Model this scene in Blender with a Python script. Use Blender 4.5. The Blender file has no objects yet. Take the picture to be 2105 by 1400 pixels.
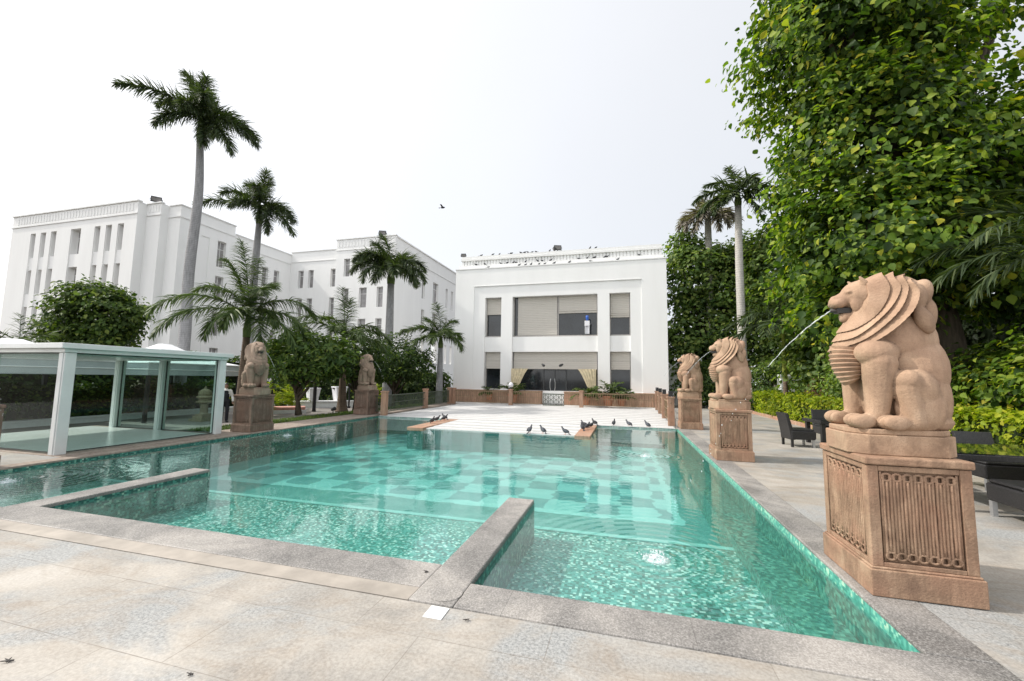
import bpy, bmesh, math, random
import numpy as np
from mathutils import Vector, Matrix, Euler
random.seed(7); NP = np.random.default_rng(7)
PI = math.pi; R = math.radians
sc = bpy.context.scene
col = sc.collection

# ------------------------------------------------------------------ object helpers
def link(o): col.objects.link(o); return o
def tag(o, label=None, cat=None, group=None, kind=None):
    if label: o["label"] = label
    if cat: o["category"] = cat
    if group: o["group"] = group
    if kind: o["kind"] = kind
    return o
def thing(name, label, cat, loc=(0, 0, 0), rz=0, group=None):
    o = link(bpy.data.objects.new(name, None)); o.location = loc; o.rotation_euler = (0, 0, rz)
    o.empty_display_size = .2
    return tag(o, label, cat, group)
def copy_tree(o, parent=None):
    c = o.copy(); col.objects.link(c)
    if parent is not None: c.parent = parent
    for ch in list(o.children): copy_tree(ch, c)
    return c

class MB:
    def __init__(s): s.v = []; s.f = []
    def add(s, vs, fs):
        n = len(s.v); s.v += [tuple(v) for v in vs]; s.f += [tuple(i + n for i in f) for f in fs]; return s
    def quad(s, a, b, c, d): return s.add([a, b, c, d], [(0, 1, 2, 3)])
    def box(s, x0, y0, z0, x1, y1, z1, M=None):
        vs = [(x, y, z) for z in (z0, z1) for x, y in ((x0, y0), (x1, y0), (x1, y1), (x0, y1))]
        if M is not None: vs = [M @ Vector(v) for v in vs]
        return s.add(vs, [(3, 2, 1, 0), (4, 5, 6, 7), (0, 1, 5, 4), (1, 2, 6, 5), (2, 3, 7, 6), (3, 0, 4, 7)])
    def prism(s, poly, z0, z1):
        n = len(poly)
        return s.add([(x, y, z0) for x, y in poly] + [(x, y, z1) for x, y in poly],
                     [tuple(range(n - 1, -1, -1)), tuple(range(n, 2 * n))] + [(i, (i + 1) % n, n + (i + 1) % n, n + i) for i in range(n)])
    def tube(s, pts, rad, n=8, cap=True):
        pts = [Vector(p) for p in pts]
        if not isinstance(rad, (list, tuple)): rad = [rad] * len(pts)
        vs = []; fs = []; up = None
        for i, p in enumerate(pts):
            d = (pts[min(i + 1, len(pts) - 1)] - pts[max(i - 1, 0)]).normalized()
            if up is None:
                up = Vector((0, 0, 1)) if abs(d.z) < .9 else Vector((1, 0, 0))
            a = d.cross(up).normalized(); b = a.cross(d).normalized(); up = b
            for k in range(n):
                t = 2 * PI * k / n
                vs.append(p + a * (math.cos(t) * rad[i]) + b * (math.sin(t) * rad[i]))
        for i in range(len(pts) - 1):
            for k in range(n):
                fs.append((i * n + k, i * n + (k + 1) % n, (i + 1) * n + (k + 1) % n, (i + 1) * n + k))
        if cap: fs += [tuple(range(n - 1, -1, -1)), tuple(range((len(pts) - 1) * n, len(pts) * n))]
        return s.add(vs, fs)
    def lathe(s, prof, c=(0, 0, 0), n=16, sx=1, sy=1):
        vs = []; fs = []
        for r, z in prof:
            for k in range(n):
                t = 2 * PI * k / n; vs.append((c[0] + r * math.cos(t) * sx, c[1] + r * math.sin(t) * sy, c[2] + z))
        for i in range(len(prof) - 1):
            for k in range(n): fs.append((i * n + k, i * n + (k + 1) % n, (i + 1) * n + (k + 1) % n, (i + 1) * n + k))
        fs += [tuple(range(n - 1, -1, -1)), tuple(range((len(prof) - 1) * n, len(prof) * n))]
        return s.add(vs, fs)
    def ell(s, c, r, n=12, m=8, M=None):
        vs = [(0, 0, -1)]; fs = []
        for j in range(1, m):
            p = -PI / 2 + PI * j / m
            for k in range(n): t = 2 * PI * k / n; vs.append((math.cos(p) * math.cos(t), math.cos(p) * math.sin(t), math.sin(p)))
        vs.append((0, 0, 1)); L = len(vs) - 1
        for k in range(n):
            fs.append((0, 1 + (k + 1) % n, 1 + k)); b = 1 + (m - 2) * n; fs.append((L, b + k, b + (k + 1) % n))
        for j in range(m - 2):
            for k in range(n): a = 1 + j * n; fs.append((a + k, a + (k + 1) % n, a + n + (k + 1) % n, a + n + k))
        out = []
        for v in vs:
            w = Vector((v[0] * r[0], v[1] * r[1], v[2] * r[2]))
            if M is not None: w = M @ w
            out.append(w + Vector(c))
        return s.add(out, fs)
    def cap(s, a, b, ra, rb, n=12):   # rounded tapered limb
        a = Vector(a); b = Vector(b); d = (b - a).normalized(); pts = []; rad = []
        for k in range(5): t = PI / 2 * k / 4; pts.append(a - d * ra * math.cos(t)); rad.append(max(ra * math.sin(t), ra * .05))
        for k in range(5): t = PI / 2 * k / 4; pts.append(b + d * rb * math.sin(t)); rad.append(max(rb * math.cos(t), rb * .05))
        return s.tube(pts, rad, n)
    def build(s, name, mat, parent=None, smooth=False, bevel=0, kind=None, loc=None):
        me = bpy.data.meshes.new(name); me.from_pydata([tuple(v) for v in s.v], [], s.f)
        if mat: me.materials.append(mat)
        bm = bmesh.new(); bm.from_mesh(me); bmesh.ops.recalc_face_normals(bm, faces=bm.faces); bm.to_mesh(me); bm.free()
        if smooth:
            for p in me.polygons: p.use_smooth = True
        o = link(bpy.data.objects.new(name, me)); o.parent = parent
        if loc: o.location = loc
        if bevel:
            b = o.modifiers.new("bevel", "BEVEL"); b.width = bevel; b.segments = 2; b.limit_method = 'ANGLE'; b.angle_limit = R(40)
        if kind: o["kind"] = kind
        return o
def remesh(mb, name, mat, parent, voxel, smooth_it=6):
    me = bpy.data.meshes.new(name); me.from_pydata([tuple(v) for v in mb.v], [], mb.f)
    bm = bmesh.new(); bm.from_mesh(me); bmesh.ops.recalc_face_normals(bm, faces=bm.faces); bm.to_mesh(me); bm.free()
    o = link(bpy.data.objects.new("tmp", me))
    m = o.modifiers.new("r", "REMESH"); m.mode = 'VOXEL'; m.voxel_size = voxel; m.use_smooth_shade = True
    if smooth_it:
        s_ = o.modifiers.new("s", "SMOOTH"); s_.iterations = smooth_it; s_.factor = .5
    dg = bpy.context.evaluated_depsgraph_get(); dg.update()
    new = bpy.data.meshes.new_from_object(o.evaluated_get(dg)); new.name = name
    bpy.data.objects.remove(o); bpy.data.meshes.remove(me)
    new.materials.clear(); new.materials.append(mat)
    for p in new.polygons: p.use_smooth = True
    r = link(bpy.data.objects.new(name, new)); r.parent = parent
    return r

# ------------------------------------------------------------------ materials
class NT:
    def __init__(s, name):
        s.m = bpy.data.materials.new(name); s.m.use_nodes = True; s.t = s.m.node_tree; s.t.nodes.clear()
        s.out = s.n('ShaderNodeOutputMaterial')
    def n(s, typ, ins=None, **kw):
        nd = s.t.nodes.new(typ)
        for k, v in kw.items(): setattr(nd, k, v)
        for k, v in (ins or {}).items(): s.put(nd.inputs[k], v)
        return nd
    def put(s, sock, v):
        if isinstance(v, bpy.types.NodeSocket): s.t.links.new(v, sock)
        elif isinstance(v, bpy.types.Node): s.t.links.new(v.outputs[0], sock)
        else:
            if sock.type == 'RGBA' and len(v) == 3: v = (*v, 1)
            sock.default_value = v
    def coord(s, which='Object'): return s.n('ShaderNodeTexCoord').outputs[which]
    def pos(s): return s.n('ShaderNodeNewGeometry').outputs['Position']
    def noise(s, vec, scale, detail=4, rough=.55, dist=0):
        return s.n('ShaderNodeTexNoise', {'Vector': vec, 'Scale': scale, 'Detail': detail, 'Roughness': rough, 'Distortion': dist}).outputs['Fac']
    def ramp(s, fac, stops, interp='LINEAR'):
        nd = s.n('ShaderNodeValToRGB', {'Fac': fac}); cr = nd.color_ramp; cr.interpolation = interp
        while len(cr.elements) < len(stops): cr.elements.new(.5)
        for e, (p, c) in zip(cr.elements, stops): e.position = p; e.color = (*c, 1) if len(c) == 3 else c
        return nd.outputs['Color']
    def mix(s, f, a, b, mode='MIX'):
        nd = s.n('ShaderNodeMix', data_type='RGBA', blend_type=mode); s.put(nd.inputs[0], f); s.put(nd.inputs[6], a); s.put(nd.inputs[7], b); return nd.outputs[2]
    def math(s, op, a, b=None, c=None):
        nd = s.n('ShaderNodeMath', operation=op); s.put(nd.inputs[0], a)
        if b is not None: s.put(nd.inputs[1], b)
        if c is not None: s.put(nd.inputs[2], c)
        return nd.outputs[0]
    def map(s, vec, scale=(1, 1, 1), loc=(0, 0, 0), rot=(0, 0, 0)):
        return s.n('ShaderNodeMapping', {'Vector': vec, 'Scale': scale, 'Location': loc, 'Rotation': rot}).outputs[0]
    def bump(s, h, strength=.3, dist=.02, normal=None):
        nd = s.n('ShaderNodeBump', {'Height': h, 'Strength': strength, 'Distance': dist})
        if normal is not None: s.put(nd.inputs['Normal'], normal)
        return nd.outputs[0]
    def bsdf(s, colr, rough=.7, normal=None, metal=0, spec=.5, **kw):
        nd = s.n('ShaderNodeBsdfPrincipled', {'Base Color': colr, 'Roughness': rough, 'Metallic': metal, 'Specular IOR Level': spec})
        if normal is not None: s.put(nd.inputs['Normal'], normal)
        for k, v in kw.items(): s.put(nd.inputs[k], v)
        return nd.outputs[0]
    def schlick(s, nrm, f0, ex=5.0):
        inc = s.n('ShaderNodeNewGeometry').outputs['Incoming']
        c = s.math('ABSOLUTE', s.n('ShaderNodeVectorMath', {0: nrm, 1: inc}, operation='DOT_PRODUCT').outputs['Value'])
        return s.math('MULTIPLY_ADD', s.math('POWER', s.math('SUBTRACT', 1.0, s.math('MINIMUM', c, 1.0)), ex), 1 - f0, f0)
    def done(s, sh): s.put(s.out.inputs['Surface'], sh); return s.m

def simple(name, c, rough=.6, var=.12, scale=6, bump=.0, metal=0, spec=.5, bscale=40):
    t = NT(name); p = t.coord()
    f = t.noise(p, scale, 5)
    a = tuple(x * (1 - var) for x in c); b = tuple(min(x * (1 + var), 1) for x in c)
    cl = t.ramp(f, [(.3, a), (.7, b)])
    nm = t.bump(t.noise(p, bscale, 4), bump, .01) if bump else None
    return t.done(t.bsdf(cl, rough, nm, metal, spec))

def paint_white(name, c=(.83, .83, .82)):
    t = NT(name); p = t.pos()
    f = t.noise(t.map(p, (.5, .5, .09)), 2.2, 6, .6)
    f2 = t.noise(p, .35, 3)
    cl = t.mix(t.ramp(f, [(.35, (1, 1, 1)), (.8, (0, 0, 0))]), tuple(x * .93 for x in c), c)
    cl = t.mix(t.math('MULTIPLY', f2, .16), cl, (.72, .72, .70))
    return t.done(t.bsdf(cl, .75, t.bump(t.noise(p, 25, 4), .06, .02), spec=.3))

def stone(name, base, dark, light, pink=None, scale=5, bump=.25, rough=.82, streak=.95):
    t = NT(name); p = t.coord()
    inf = t.n('ShaderNodeObjectInfo').outputs['Random']
    p = t.n('ShaderNodeVectorMath', {0: p, 1: t.n('ShaderNodeCombineXYZ', {'X': t.math('MULTIPLY', inf, 13), 'Y': 0, 'Z': 0}).outputs[0]}, operation='ADD').outputs[0]
    f = t.noise(p, scale, 7, .6, .4)
    cl = t.ramp(f, [(.25, dark), (.5, base), (.78, light)])
    st = t.noise(t.map(p, (5, 5, .7)), 3, 5, .65)
    cl = t.mix(t.ramp(st, [(.42, (0, 0, 0)), (.66, (streak, streak, streak))]), cl, tuple(x * .62 for x in base))
    if pink:
        cl = t.mix(t.ramp(t.noise(p, scale * .45, 3), [(.45, (0, 0, 0)), (.7, (.7, .7, .7))]), cl, pink)
    sp = t.noise(p, 160, 2)
    cl = t.mix(t.ramp(sp, [(.35, (.35, .35, .35)), (.5, (0, 0, 0))]), cl, dark)
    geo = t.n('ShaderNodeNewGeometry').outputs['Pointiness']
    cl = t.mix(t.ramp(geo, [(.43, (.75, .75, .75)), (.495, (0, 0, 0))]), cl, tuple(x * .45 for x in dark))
    h = t.math('ADD', t.noise(p, 60, 5), t.math('MULTIPLY', t.noise(p, 9, 4), 1.2))
    return t.done(t.bsdf(cl, rough, t.bump(h, bump, .012), spec=.25))

M = {}
M['white'] = paint_white('white_paint')
M['white_trim'] = paint_white('white_trim_paint', (.80, .80, .79))
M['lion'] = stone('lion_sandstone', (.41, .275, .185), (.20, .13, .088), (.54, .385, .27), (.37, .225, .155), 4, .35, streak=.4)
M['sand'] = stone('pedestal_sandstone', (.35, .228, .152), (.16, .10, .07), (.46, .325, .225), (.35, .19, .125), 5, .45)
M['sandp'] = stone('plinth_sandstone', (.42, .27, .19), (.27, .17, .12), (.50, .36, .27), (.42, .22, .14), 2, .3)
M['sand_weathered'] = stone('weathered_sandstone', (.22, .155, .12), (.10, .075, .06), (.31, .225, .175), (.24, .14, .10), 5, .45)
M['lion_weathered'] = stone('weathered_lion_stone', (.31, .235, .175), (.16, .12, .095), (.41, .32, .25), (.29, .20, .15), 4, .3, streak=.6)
M['side_coping'] = stone('side_coping_stone', (.34, .28, .235), (.2, .165, .14), (.43, .37, .32), None, 3, .2)
M['lantern'] = stone('lantern_stone', (.36, .30, .20), (.2, .16, .1), (.45, .4, .3))
M['spout'] = simple('spout_metal', (.03, .025, .022), .5)

def deck_mat():
    t = NT('deck_limestone'); p = t.pos()
    br = t.n('ShaderNodeTexBrick', {'Vector': p, 'Color1': (.9, .9, .9, 1), 'Color2': (.1, .1, .1, 1), 'Mortar': (.5, .5, .5, 1), 'Scale': 1, 'Mortar Size': .0035, 'Mortar Smooth': .3, 'Brick Width': 1.25, 'Row Height': .62, 'Bias': 0})
    br.offset = .37
    base = t.ramp(t.noise(p, .9, 7, .62, .5), [(.3, (.20, .182, .162)), (.43, (.32, .29, .25)), (.54, (.42, .375, .32)), (.68, (.53, .49, .435))])
    base = t.mix(.28, base, t.mix(br.outputs['Color'], (.22, .21, .2), (.46, .44, .41)))
    # blue-grey granite-like blotches
    bl = t.ramp(t.noise(p, .8, 5, .6, .9), [(.47, (0, 0, 0)), (.6, (1, 1, 1))])
    sp = t.ramp(t.noise(p, 55, 4, .8), [(.38, (.10, .12, .135)), (.62, (.42, .44, .45))])
    base = t.mix(t.math('MULTIPLY', bl, .8), base, sp)
    # brown stains
    sn = t.ramp(t.noise(t.map(p, (.7, 1.4, 1), (3, 7, 0)), 1.6, 6, .65, 1.2), [(.48, (0, 0, 0)), (.66, (1, 1, 1))])
    base = t.mix(t.math('MULTIPLY', sn, .55), base, (.25, .185, .125))
    wet = t.ramp(t.noise(t.map(p, (1, 1, 1), (11, 2, 0)), .9, 6, .65, .8), [(.5, (0, 0, 0)), (.66, (1, 1, 1))])
    base = t.mix(t.math('MULTIPLY', wet, .62), base, (.15, .143, .135))
    fine = t.noise(p, 45, 5, .7)
    base = t.mix(.3, base, t.ramp(fine, [(.35, (.16, .15, .135)), (.65, (.52, .50, .46))]))
    base = t.mix(t.math('MULTIPLY', t.math('MULTIPLY', br.outputs['Fac'], t.ramp(t.noise(p, 2.3, 4), [(.35, (.25,) * 3), (.65, (.8,) * 3)])), .8), base, (.15, .125, .10))
    rg = t.ramp(t.noise(p, 1.2, 4), [(.35, (.45, .45, .45)), (.7, (.75, .75, .75))])
    h = t.math('SUBTRACT', t.math('MULTIPLY', t.noise(p, 60, 6, .7), .5), t.math('MULTIPLY', br.outputs['Fac'], .6))
    return t.done(t.bsdf(base, rg, t.bump(h, .35, .008), spec=.35))
M['deck'] = deck_mat()
def granite():
    t = NT('coping_granite'); p = t.pos()
    sp = t.ramp(t.noise(p, 80, 4, .8), [(.38, (.045, .044, .043)), (.5, (.20, .19, .18)), (.62, (.48, .46, .44))])
    bl = t.ramp(t.noise(p, 1.1, 6, .62, .7), [(.35, (.11, .106, .10)), (.5, (.24, .226, .21)), (.64, (.42, .39, .355))])
    c = t.mix(.55, sp, bl)
    br = t.n('ShaderNodeTexBrick', {'Vector': t.map(p, (1, 1, 1), (.21, .18, 0)), 'Scale': 1, 'Mortar Size': .003, 'Brick Width': 1.24, 'Row Height': 40})
    c = t.mix(t.math('MULTIPLY', br.outputs['Fac'], .5), c, (.09, .085, .08))
    h = t.math('SUBTRACT', t.noise(p, 190, 3, .7), br.outputs['Fac'])
    return t.done(t.bsdf(c, t.ramp(t.noise(p, 2, 4), [(.3, (.42,) * 3), (.7, (.7,) * 3)]), t.bump(h, .25, .004), spec=.4))
M['coping'] = granite()
M['coping_light'] = simple('coping_pale_stone', (.33, .295, .255), .7, .25, 3, .2)
def mosaic(name, stops, size=.028, scale2=.6, tint=(.06, .33, .27), warp=.035):
    t = NT(name); p = t.pos()
    w = t.n('ShaderNodeTexNoise', {'Vector': p, 'Scale': 3.2, 'Detail': 2}).outputs['Color']
    w = t.n('ShaderNodeVectorMath', {0: w, 1: (.5, .5, .5)}, operation='SUBTRACT').outputs[0]
    w = t.n('ShaderNodeVectorMath', {0: w, 'Scale': warp}, operation='SCALE').outputs[0]
    q = t.n('ShaderNodeVectorMath', {0: p, 1: w}, operation='ADD').outputs[0]
    q = t.n('ShaderNodeVectorMath', {0: q, 1: (.0071, .0053, .0037)}, operation='ADD').outputs[0]
    q = t.n('ShaderNodeVectorMath', {0: q, 'Scale': 1 / size}, operation='SCALE').outputs[0]
    fl = t.n('ShaderNodeVectorMath', {0: q}, operation='FLOOR').outputs[0]
    rnd = t.n('ShaderNodeTexWhiteNoise', {'Vector': fl}, noise_dimensions='3D').outputs['Value']
    c = t.ramp(rnd, stops, 'CONSTANT')
    big = t.ramp(t.noise(p, scale2, 4, .6, .5), [(.35, (0, 0, 0)), (.65, (1, 1, 1))])
    c = t.mix(t.math('MULTIPLY', big, .35), c, tint)
    return t.done(t.bsdf(c, .35, spec=.5))
M['mosaic'] = mosaic('pool_mosaic', [(0, (.02, .115, .095)), (.22, (.07, .28, .25)), (.42, (.035, .175, .145)), (.6, (.15, .41, .37)), (.74, (.08, .30, .27)), (.87, (.50, .68, .62))])
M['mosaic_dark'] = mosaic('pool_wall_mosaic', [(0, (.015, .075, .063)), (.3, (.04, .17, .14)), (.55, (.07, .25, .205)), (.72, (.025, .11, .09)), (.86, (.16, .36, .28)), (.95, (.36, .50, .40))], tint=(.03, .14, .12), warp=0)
M['mosaic_bright'] = mosaic('pool_side_mosaic', [(0, (.05, .24, .185)), (.25, (.12, .42, .33)), (.5, (.07, .30, .24)), (.7, (.27, .58, .44)), (.88, (.48, .66, .5))], .026, tint=(.08, .33, .27), warp=0)
def floor_mat():
    t = NT('pool_floor_checker'); p = t.pos()
    w = t.n('ShaderNodeTexNoise', {'Vector': t.map(p, (1, 1.8, 1)), 'Scale': 2.0, 'Detail': 2}).outputs['Color']
    w = t.n('ShaderNodeVectorMath', {0: w, 1: (.5, .5, .5)}, operation='SUBTRACT').outputs[0]
    w = t.n('ShaderNodeVectorMath', {0: w, 'Scale': .34}, operation='SCALE').outputs[0]
    q = t.n('ShaderNodeVectorMath', {0: p, 1: w}, operation='ADD').outputs[0]
    ck = t.n('ShaderNodeTexChecker', {'Vector': t.map(q, (1.55, 1.55, 0), (.2, .3, .5)), 'Scale': 1.0, 'Color1': (.04, .245, .24, 1), 'Color2': (.16, .48, .455, 1)}).outputs['Color']
    x = t.n('ShaderNodeSeparateXYZ', {0: q})
    # dark border band and pale line round the checker field
    inx = t.math('MULTIPLY', t.math('GREATER_THAN', x.outputs['X'], -8.9), t.math('LESS_THAN', x.outputs['X'], .75))
    iny = t.math('GREATER_THAN', x.outputs['Y'], 7.6)
    ins = t.math('MULTIPLY', inx, iny)
    inx2 = t.math('MULTIPLY', t.math('GREATER_THAN', x.outputs['X'], -9.05), t.math('LESS_THAN', x.outputs['X'], .9))
    ins2 = t.math('MULTIPLY', inx2, t.math('GREATER_THAN', x.outputs['Y'], 7.4))
    bd = t.ramp(t.noise(p, 30, 3), [(.4, (.03, .21, .19)), (.65, (.07, .30, .27))])
    c = t.mix(ins2, bd, (.21, .53, .50)); c = t.mix(ins, c, ck)
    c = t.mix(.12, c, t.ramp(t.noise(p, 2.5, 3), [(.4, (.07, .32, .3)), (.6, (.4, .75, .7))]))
    return t.done(t.bsdf(c, .5))
M['floor'] = floor_mat()
def water_mat():
    t = NT('pool_water'); p = t.pos()
    n1 = t.noise(t.map(p, (1, 1.6, 1)), 1.9, 2, .45, .3)
    n2 = t.noise(t.map(p, (1, 1.2, 1), (5, 1, 0)), 9, 3, .55, .4)
    amp = t.ramp(t.noise(t.map(p, (.6, .6, 1), (2, 9, 0)), .5, 2), [(.38, (.22,) * 3), (.62, (1,) * 3)])
    h = t.math('ADD', n1, t.math('MULTIPLY', n2, .28)); h = t.math('MULTIPLY', h, amp)
    for (cx, cy, a) in ((.27, 4.31, 1.0), (.51, 10.0, .8), (-9.12, 9.9, .8), (-9.1, 4.39, .9)):
        d = t.n('ShaderNodeVectorMath', {0: p, 1: (cx, cy, -.07)}, operation='DISTANCE').outputs['Value']
        w = t.math('SINE', t.math('MULTIPLY', d, 46))
        fall = t.math('MULTIPLY', t.math('POWER', 2.718, t.math('MULTIPLY', d, -2.1)), 1.1 * a)
        h = t.math('ADD', h, t.math('MULTIPLY', w, fall))
    nm = t.bump(h, .125, .05)
    fr = t.schlick(nm, .05, 4.6)
    gl = t.n('ShaderNodeBsdfGlossy', {'Color': (1, 1, 1, 1), 'Roughness': .015, 'Normal': nm}).outputs[0]
    tr = t.n('ShaderNodeBsdfTransparent', {'Color': (.80, .97, .94, 1)}).outputs[0]
    df = t.n('ShaderNodeBsdfDiffuse', {'Color': (.50, .74, .70, 1)}).outputs[0]     # faint milkiness of the water
    body = t.n('ShaderNodeMixShader', {0: .04, 1: tr, 2: df}).outputs[0]
    sh = t.n('ShaderNodeMixShader', {0: fr, 1: body, 2: gl}).outputs[0]
    return t.done(sh)
M['water'] = water_mat()
def glass_mat(name, tint, refl=.22):
    t = NT(name)
    fr = t.math('MULTIPLY', t.schlick(t.n('ShaderNodeNewGeometry').outputs['Normal'], .04), refl)
    gl = t.n('ShaderNodeBsdfGlossy', {'Color': (1, 1, 1, 1), 'Roughness': .01}).outputs[0]
    tr = t.n('ShaderNodeBsdfTransparent', {'Color': (*tint, 1)}).outputs[0]
    return t.done(t.n('ShaderNodeMixShader', {0: fr, 1: tr, 2: gl}).outputs[0])
M['glass'] = glass_mat('green_tinted_glass', (.79, .87, .85))
M['jet'] = None
def jet_mat():
    t = NT('falling_water')
    tr = t.n('ShaderNodeBsdfTransparent', {'Color': (1, 1, 1, 1)}).outputs[0]
    b = t.bsdf((.85, .9, .92), .15, spec=.8)
    f = t.ramp(t.noise(t.coord(), 30, 3), [(.35, (.15,) * 3), (.6, (.6,) * 3)])
    return t.done(t.n('ShaderNodeMixShader', {0: f, 1: tr, 2: b}).outputs[0])
M['jet'] = jet_mat()
M['pane'] = simple('dark_window_glass', (.018, .022, .026), .06, .5, .8, spec=.7)
M['pane_grey'] = simple('shaded_window_glass', (.26, .25, .25), .12, .35, 1.5, spec=.6)
M['blind'] = None
def blind_mat():
    t = NT('fabric_blind'); p = t.pos()
    w = t.n('ShaderNodeTexWave', {'Vector': p, 'Scale': 2.6, 'Distortion': .6, 'Detail': 2}, wave_type='BANDS', bands_direction='Z').outputs['Fac']
    c = t.ramp(w, [(0, (.50, .475, .43)), (1, (.56, .53, .485))])
    c = t.mix(t.math('MULTIPLY', t.noise(t.map(p, (8, 1, .4)), 3, 4), .3), c, (.37, .34, .30))
    return t.done(t.bsdf(c, .85, t.bump(w, .3, .03), spec=.2))
M['blind'] = blind_mat()
M['curtain'] = simple('cream_curtain', (.62, .53, .36), .85, .2, 5)
M['frame_dark'] = simple('dark_metal', (.03, .032, .033), .4, .2)
M['frame_grey'] = simple('grey_window_frame', (.36, .34, .32), .5)
M['alu'] = simple('painted_aluminium', (.66, .68, .675), .38, .06, 3, spec=.5)
M['box_floor'] = simple('glass_box_floor', (.74, .74, .73), .2, .06, 1.5)
M['white_metal'] = simple('white_metal', (.78, .79, .79), .45, .06)
M['steps'] = simple('white_marble_steps', (.60, .595, .585), .55, .08, 1.2, .05)
M['tent'] = simple('white_canvas', (.84, .85, .86), .8, .04, 1)
M['valance'] = simple('grey_canvas_valance', (.42, .45, .46), .8, .08, 2)
M['rattan'] = None
def rattan():
    t = NT('black_rattan'); p = t.coord()
    w = t.n('ShaderNodeTexBrick', {'Vector': t.map(p, (1, 1, 1), rot=(.6, .5, 0)), 'Scale': 40, 'Color1': (.02, .02, .022, 1), 'Color2': (.05, .048, .05, 1), 'Mortar': (.006, .006, .006, 1), 'Mortar Size': .06})
    return t.done(t.bsdf(w.outputs['Color'], .45, t.bump(w.outputs['Fac'], -.5, .004)))
M['rattan'] = rattan()
M['tabletop'] = simple('black_glass_tabletop', (.012, .013, .014), .04, .2, spec=.8)
M['foot_metal'] = simple('brushed_metal_foot', (.45, .46, .47), .35, .1, metal=.7)
M['fence_metal'] = simple('bronze_painted_metal', (.22, .15, .085), .5, .3, 8)
M['fence_green'] = simple('dark_green_metal', (.05, .07, .045), .45, .3, 8)
M['black'] = simple('black_paint', (.015, .016, .018), .5, .2)
M['pigeon'] = simple('pigeon_feathers', (.075, .08, .095), .7, .55, 14)
M['pigeon_dark'] = simple('dark_pigeon_feathers', (.035, .037, .043), .7, .5, 14)
M['skin'] = simple('skin', (.26, .15, .10), .55, .08)
M['shirt'] = simple('white_cotton_shirt', (.74, .74, .71), .85, .05)
M['waistcoat'] = simple('black_waistcoat_cloth', (.014, .015, .02), .8, .2)
M['hair'] = simple('black_hair', (.01, .009, .008), .5, .2)
M['pot_white'] = simple('white_glazed_planter', (.74, .74, .77), .4, .05)
M['pot_clay'] = simple('terracotta_pot', (.42, .18, .10), .8, .2)
M['blue'] = simple('blue_plastic_bottle', (.03, .12, .5), .15, .2, spec=.7)
M['pinkwall'] = simple('pink_cushion_fabric', (.62, .33, .27), .85, .15)
def ground_mat(name, a, b, sc_=.8):
    t = NT(name); p = t.pos()
    c = t.ramp(t.noise(p, sc_, 8, .65, .4), [(.3, a), (.7, b)])
    c = t.mix(.3, c, t.ramp(t.noise(p, 30, 4), [(.3, tuple(x * .6 for x in a)), (.7, b)]))
    return t.done(t.bsdf(c, .9, t.bump(t.noise(p, 25, 5), .4, .03), spec=.2))
M['soil'] = ground_mat('garden_soil', (.05, .04, .03), (.10, .085, .06))
M['path'] = ground_mat('garden_paving', (.20, .185, .17), (.30, .28, .26), .5)
M['grass_base'] = ground_mat('turf', (.03, .05, .015), (.06, .085, .03), 3)
def bark(name, a, b, ring=0):
    t = NT(name); p = t.coord()
    f = t.noise(t.map(p, (6, 6, 1.2)), 2.2, 6, .65)
    c = t.ramp(f, [(.3, a), (.7, b)]); h = f
    if ring:
        w = t.n('ShaderNodeTexWave', {'Vector': p, 'Scale': ring, 'Distortion': 1.2, 'Detail': 3}, wave_type='BANDS', bands_direction='Z').outputs['Fac']
        c = t.mix(t.ramp(w, [(.0, (.35,) * 3), (.25, (0,) * 3)]), c, tuple(x * .6 for x in a)); h = t.math('ADD', w, f)
    return t.done(t.bsdf(c, .85, t.bump(h, .3, .02), spec=.2))
M['palm_trunk'] = bark('palm_trunk_bark', (.19, .19, .195), (.33, .33, .335), 3.0)
M['palm_trunk_pale'] = bark('pale_palm_bark', (.36, .34, .31), (.52, .50, .47), 2.2)
M['palm_trunk_brown'] = bark('brown_palm_bark', (.075, .055, .04), (.17, .125, .09), 4)
M['shaft'] = bark('palm_crownshaft', (.06, .10, .03), (.13, .17, .055))
M['shaft_yellow'] = bark('yellow_crownshaft', (.16, .19, .03), (.25, .27, .06))
M['bark'] = bark('tree_bark', (.035, .028, .02), (.10, .08, .058))
def leaf(name, stops, trans=.3, rough=.55, tcol=None, spec=.22):
    t = NT(name)
    geo = t.n('ShaderNodeNewGeometry'); r = geo.outputs['Random Per Island']
    c = t.ramp(r, stops)
    big = t.ramp(t.noise(t.pos(), .55, 3), [(.35, (.68,) * 3), (.65, (1.12,) * 3)])
    c = t.mix(1, c, big, 'MULTIPLY')
    b = t.bsdf(c, rough, spec=spec)
    tc = t.mix(1, c, tcol or (1.5, 1.7, .45), 'MULTIPLY')
    tl = t.n('ShaderNodeBsdfTranslucent', {'Color': tc}).outputs[0]
    return t.done(t.n('ShaderNodeMixShader', {0: trans, 1: b, 2: tl}).outputs[0])
M['leaf_big'] = leaf('broad_leaf', [(0, (.028, .060, .013)), (.35, (.075, .14, .02)), (.7, (.17, .255, .032)), (.94, (.31, .37, .05)), (1, (.46, .40, .04))], .4)
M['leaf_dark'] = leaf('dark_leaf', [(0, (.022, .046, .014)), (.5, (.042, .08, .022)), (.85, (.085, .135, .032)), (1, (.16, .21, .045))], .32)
M['leaf_bg'] = leaf('background_leaf', [(0, (.07, .12, .04)), (.5, (.14, .215, .06)), (.85, (.24, .32, .085)), (1, (.34, .38, .11))], .4)
M['leaf_mid'] = leaf('mid_green_leaf', [(0, (.036, .066, .02)), (.5, (.07, .12, .03)), (.85, (.13, .19, .042)), (1, (.21, .25, .06))], .35)
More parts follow.
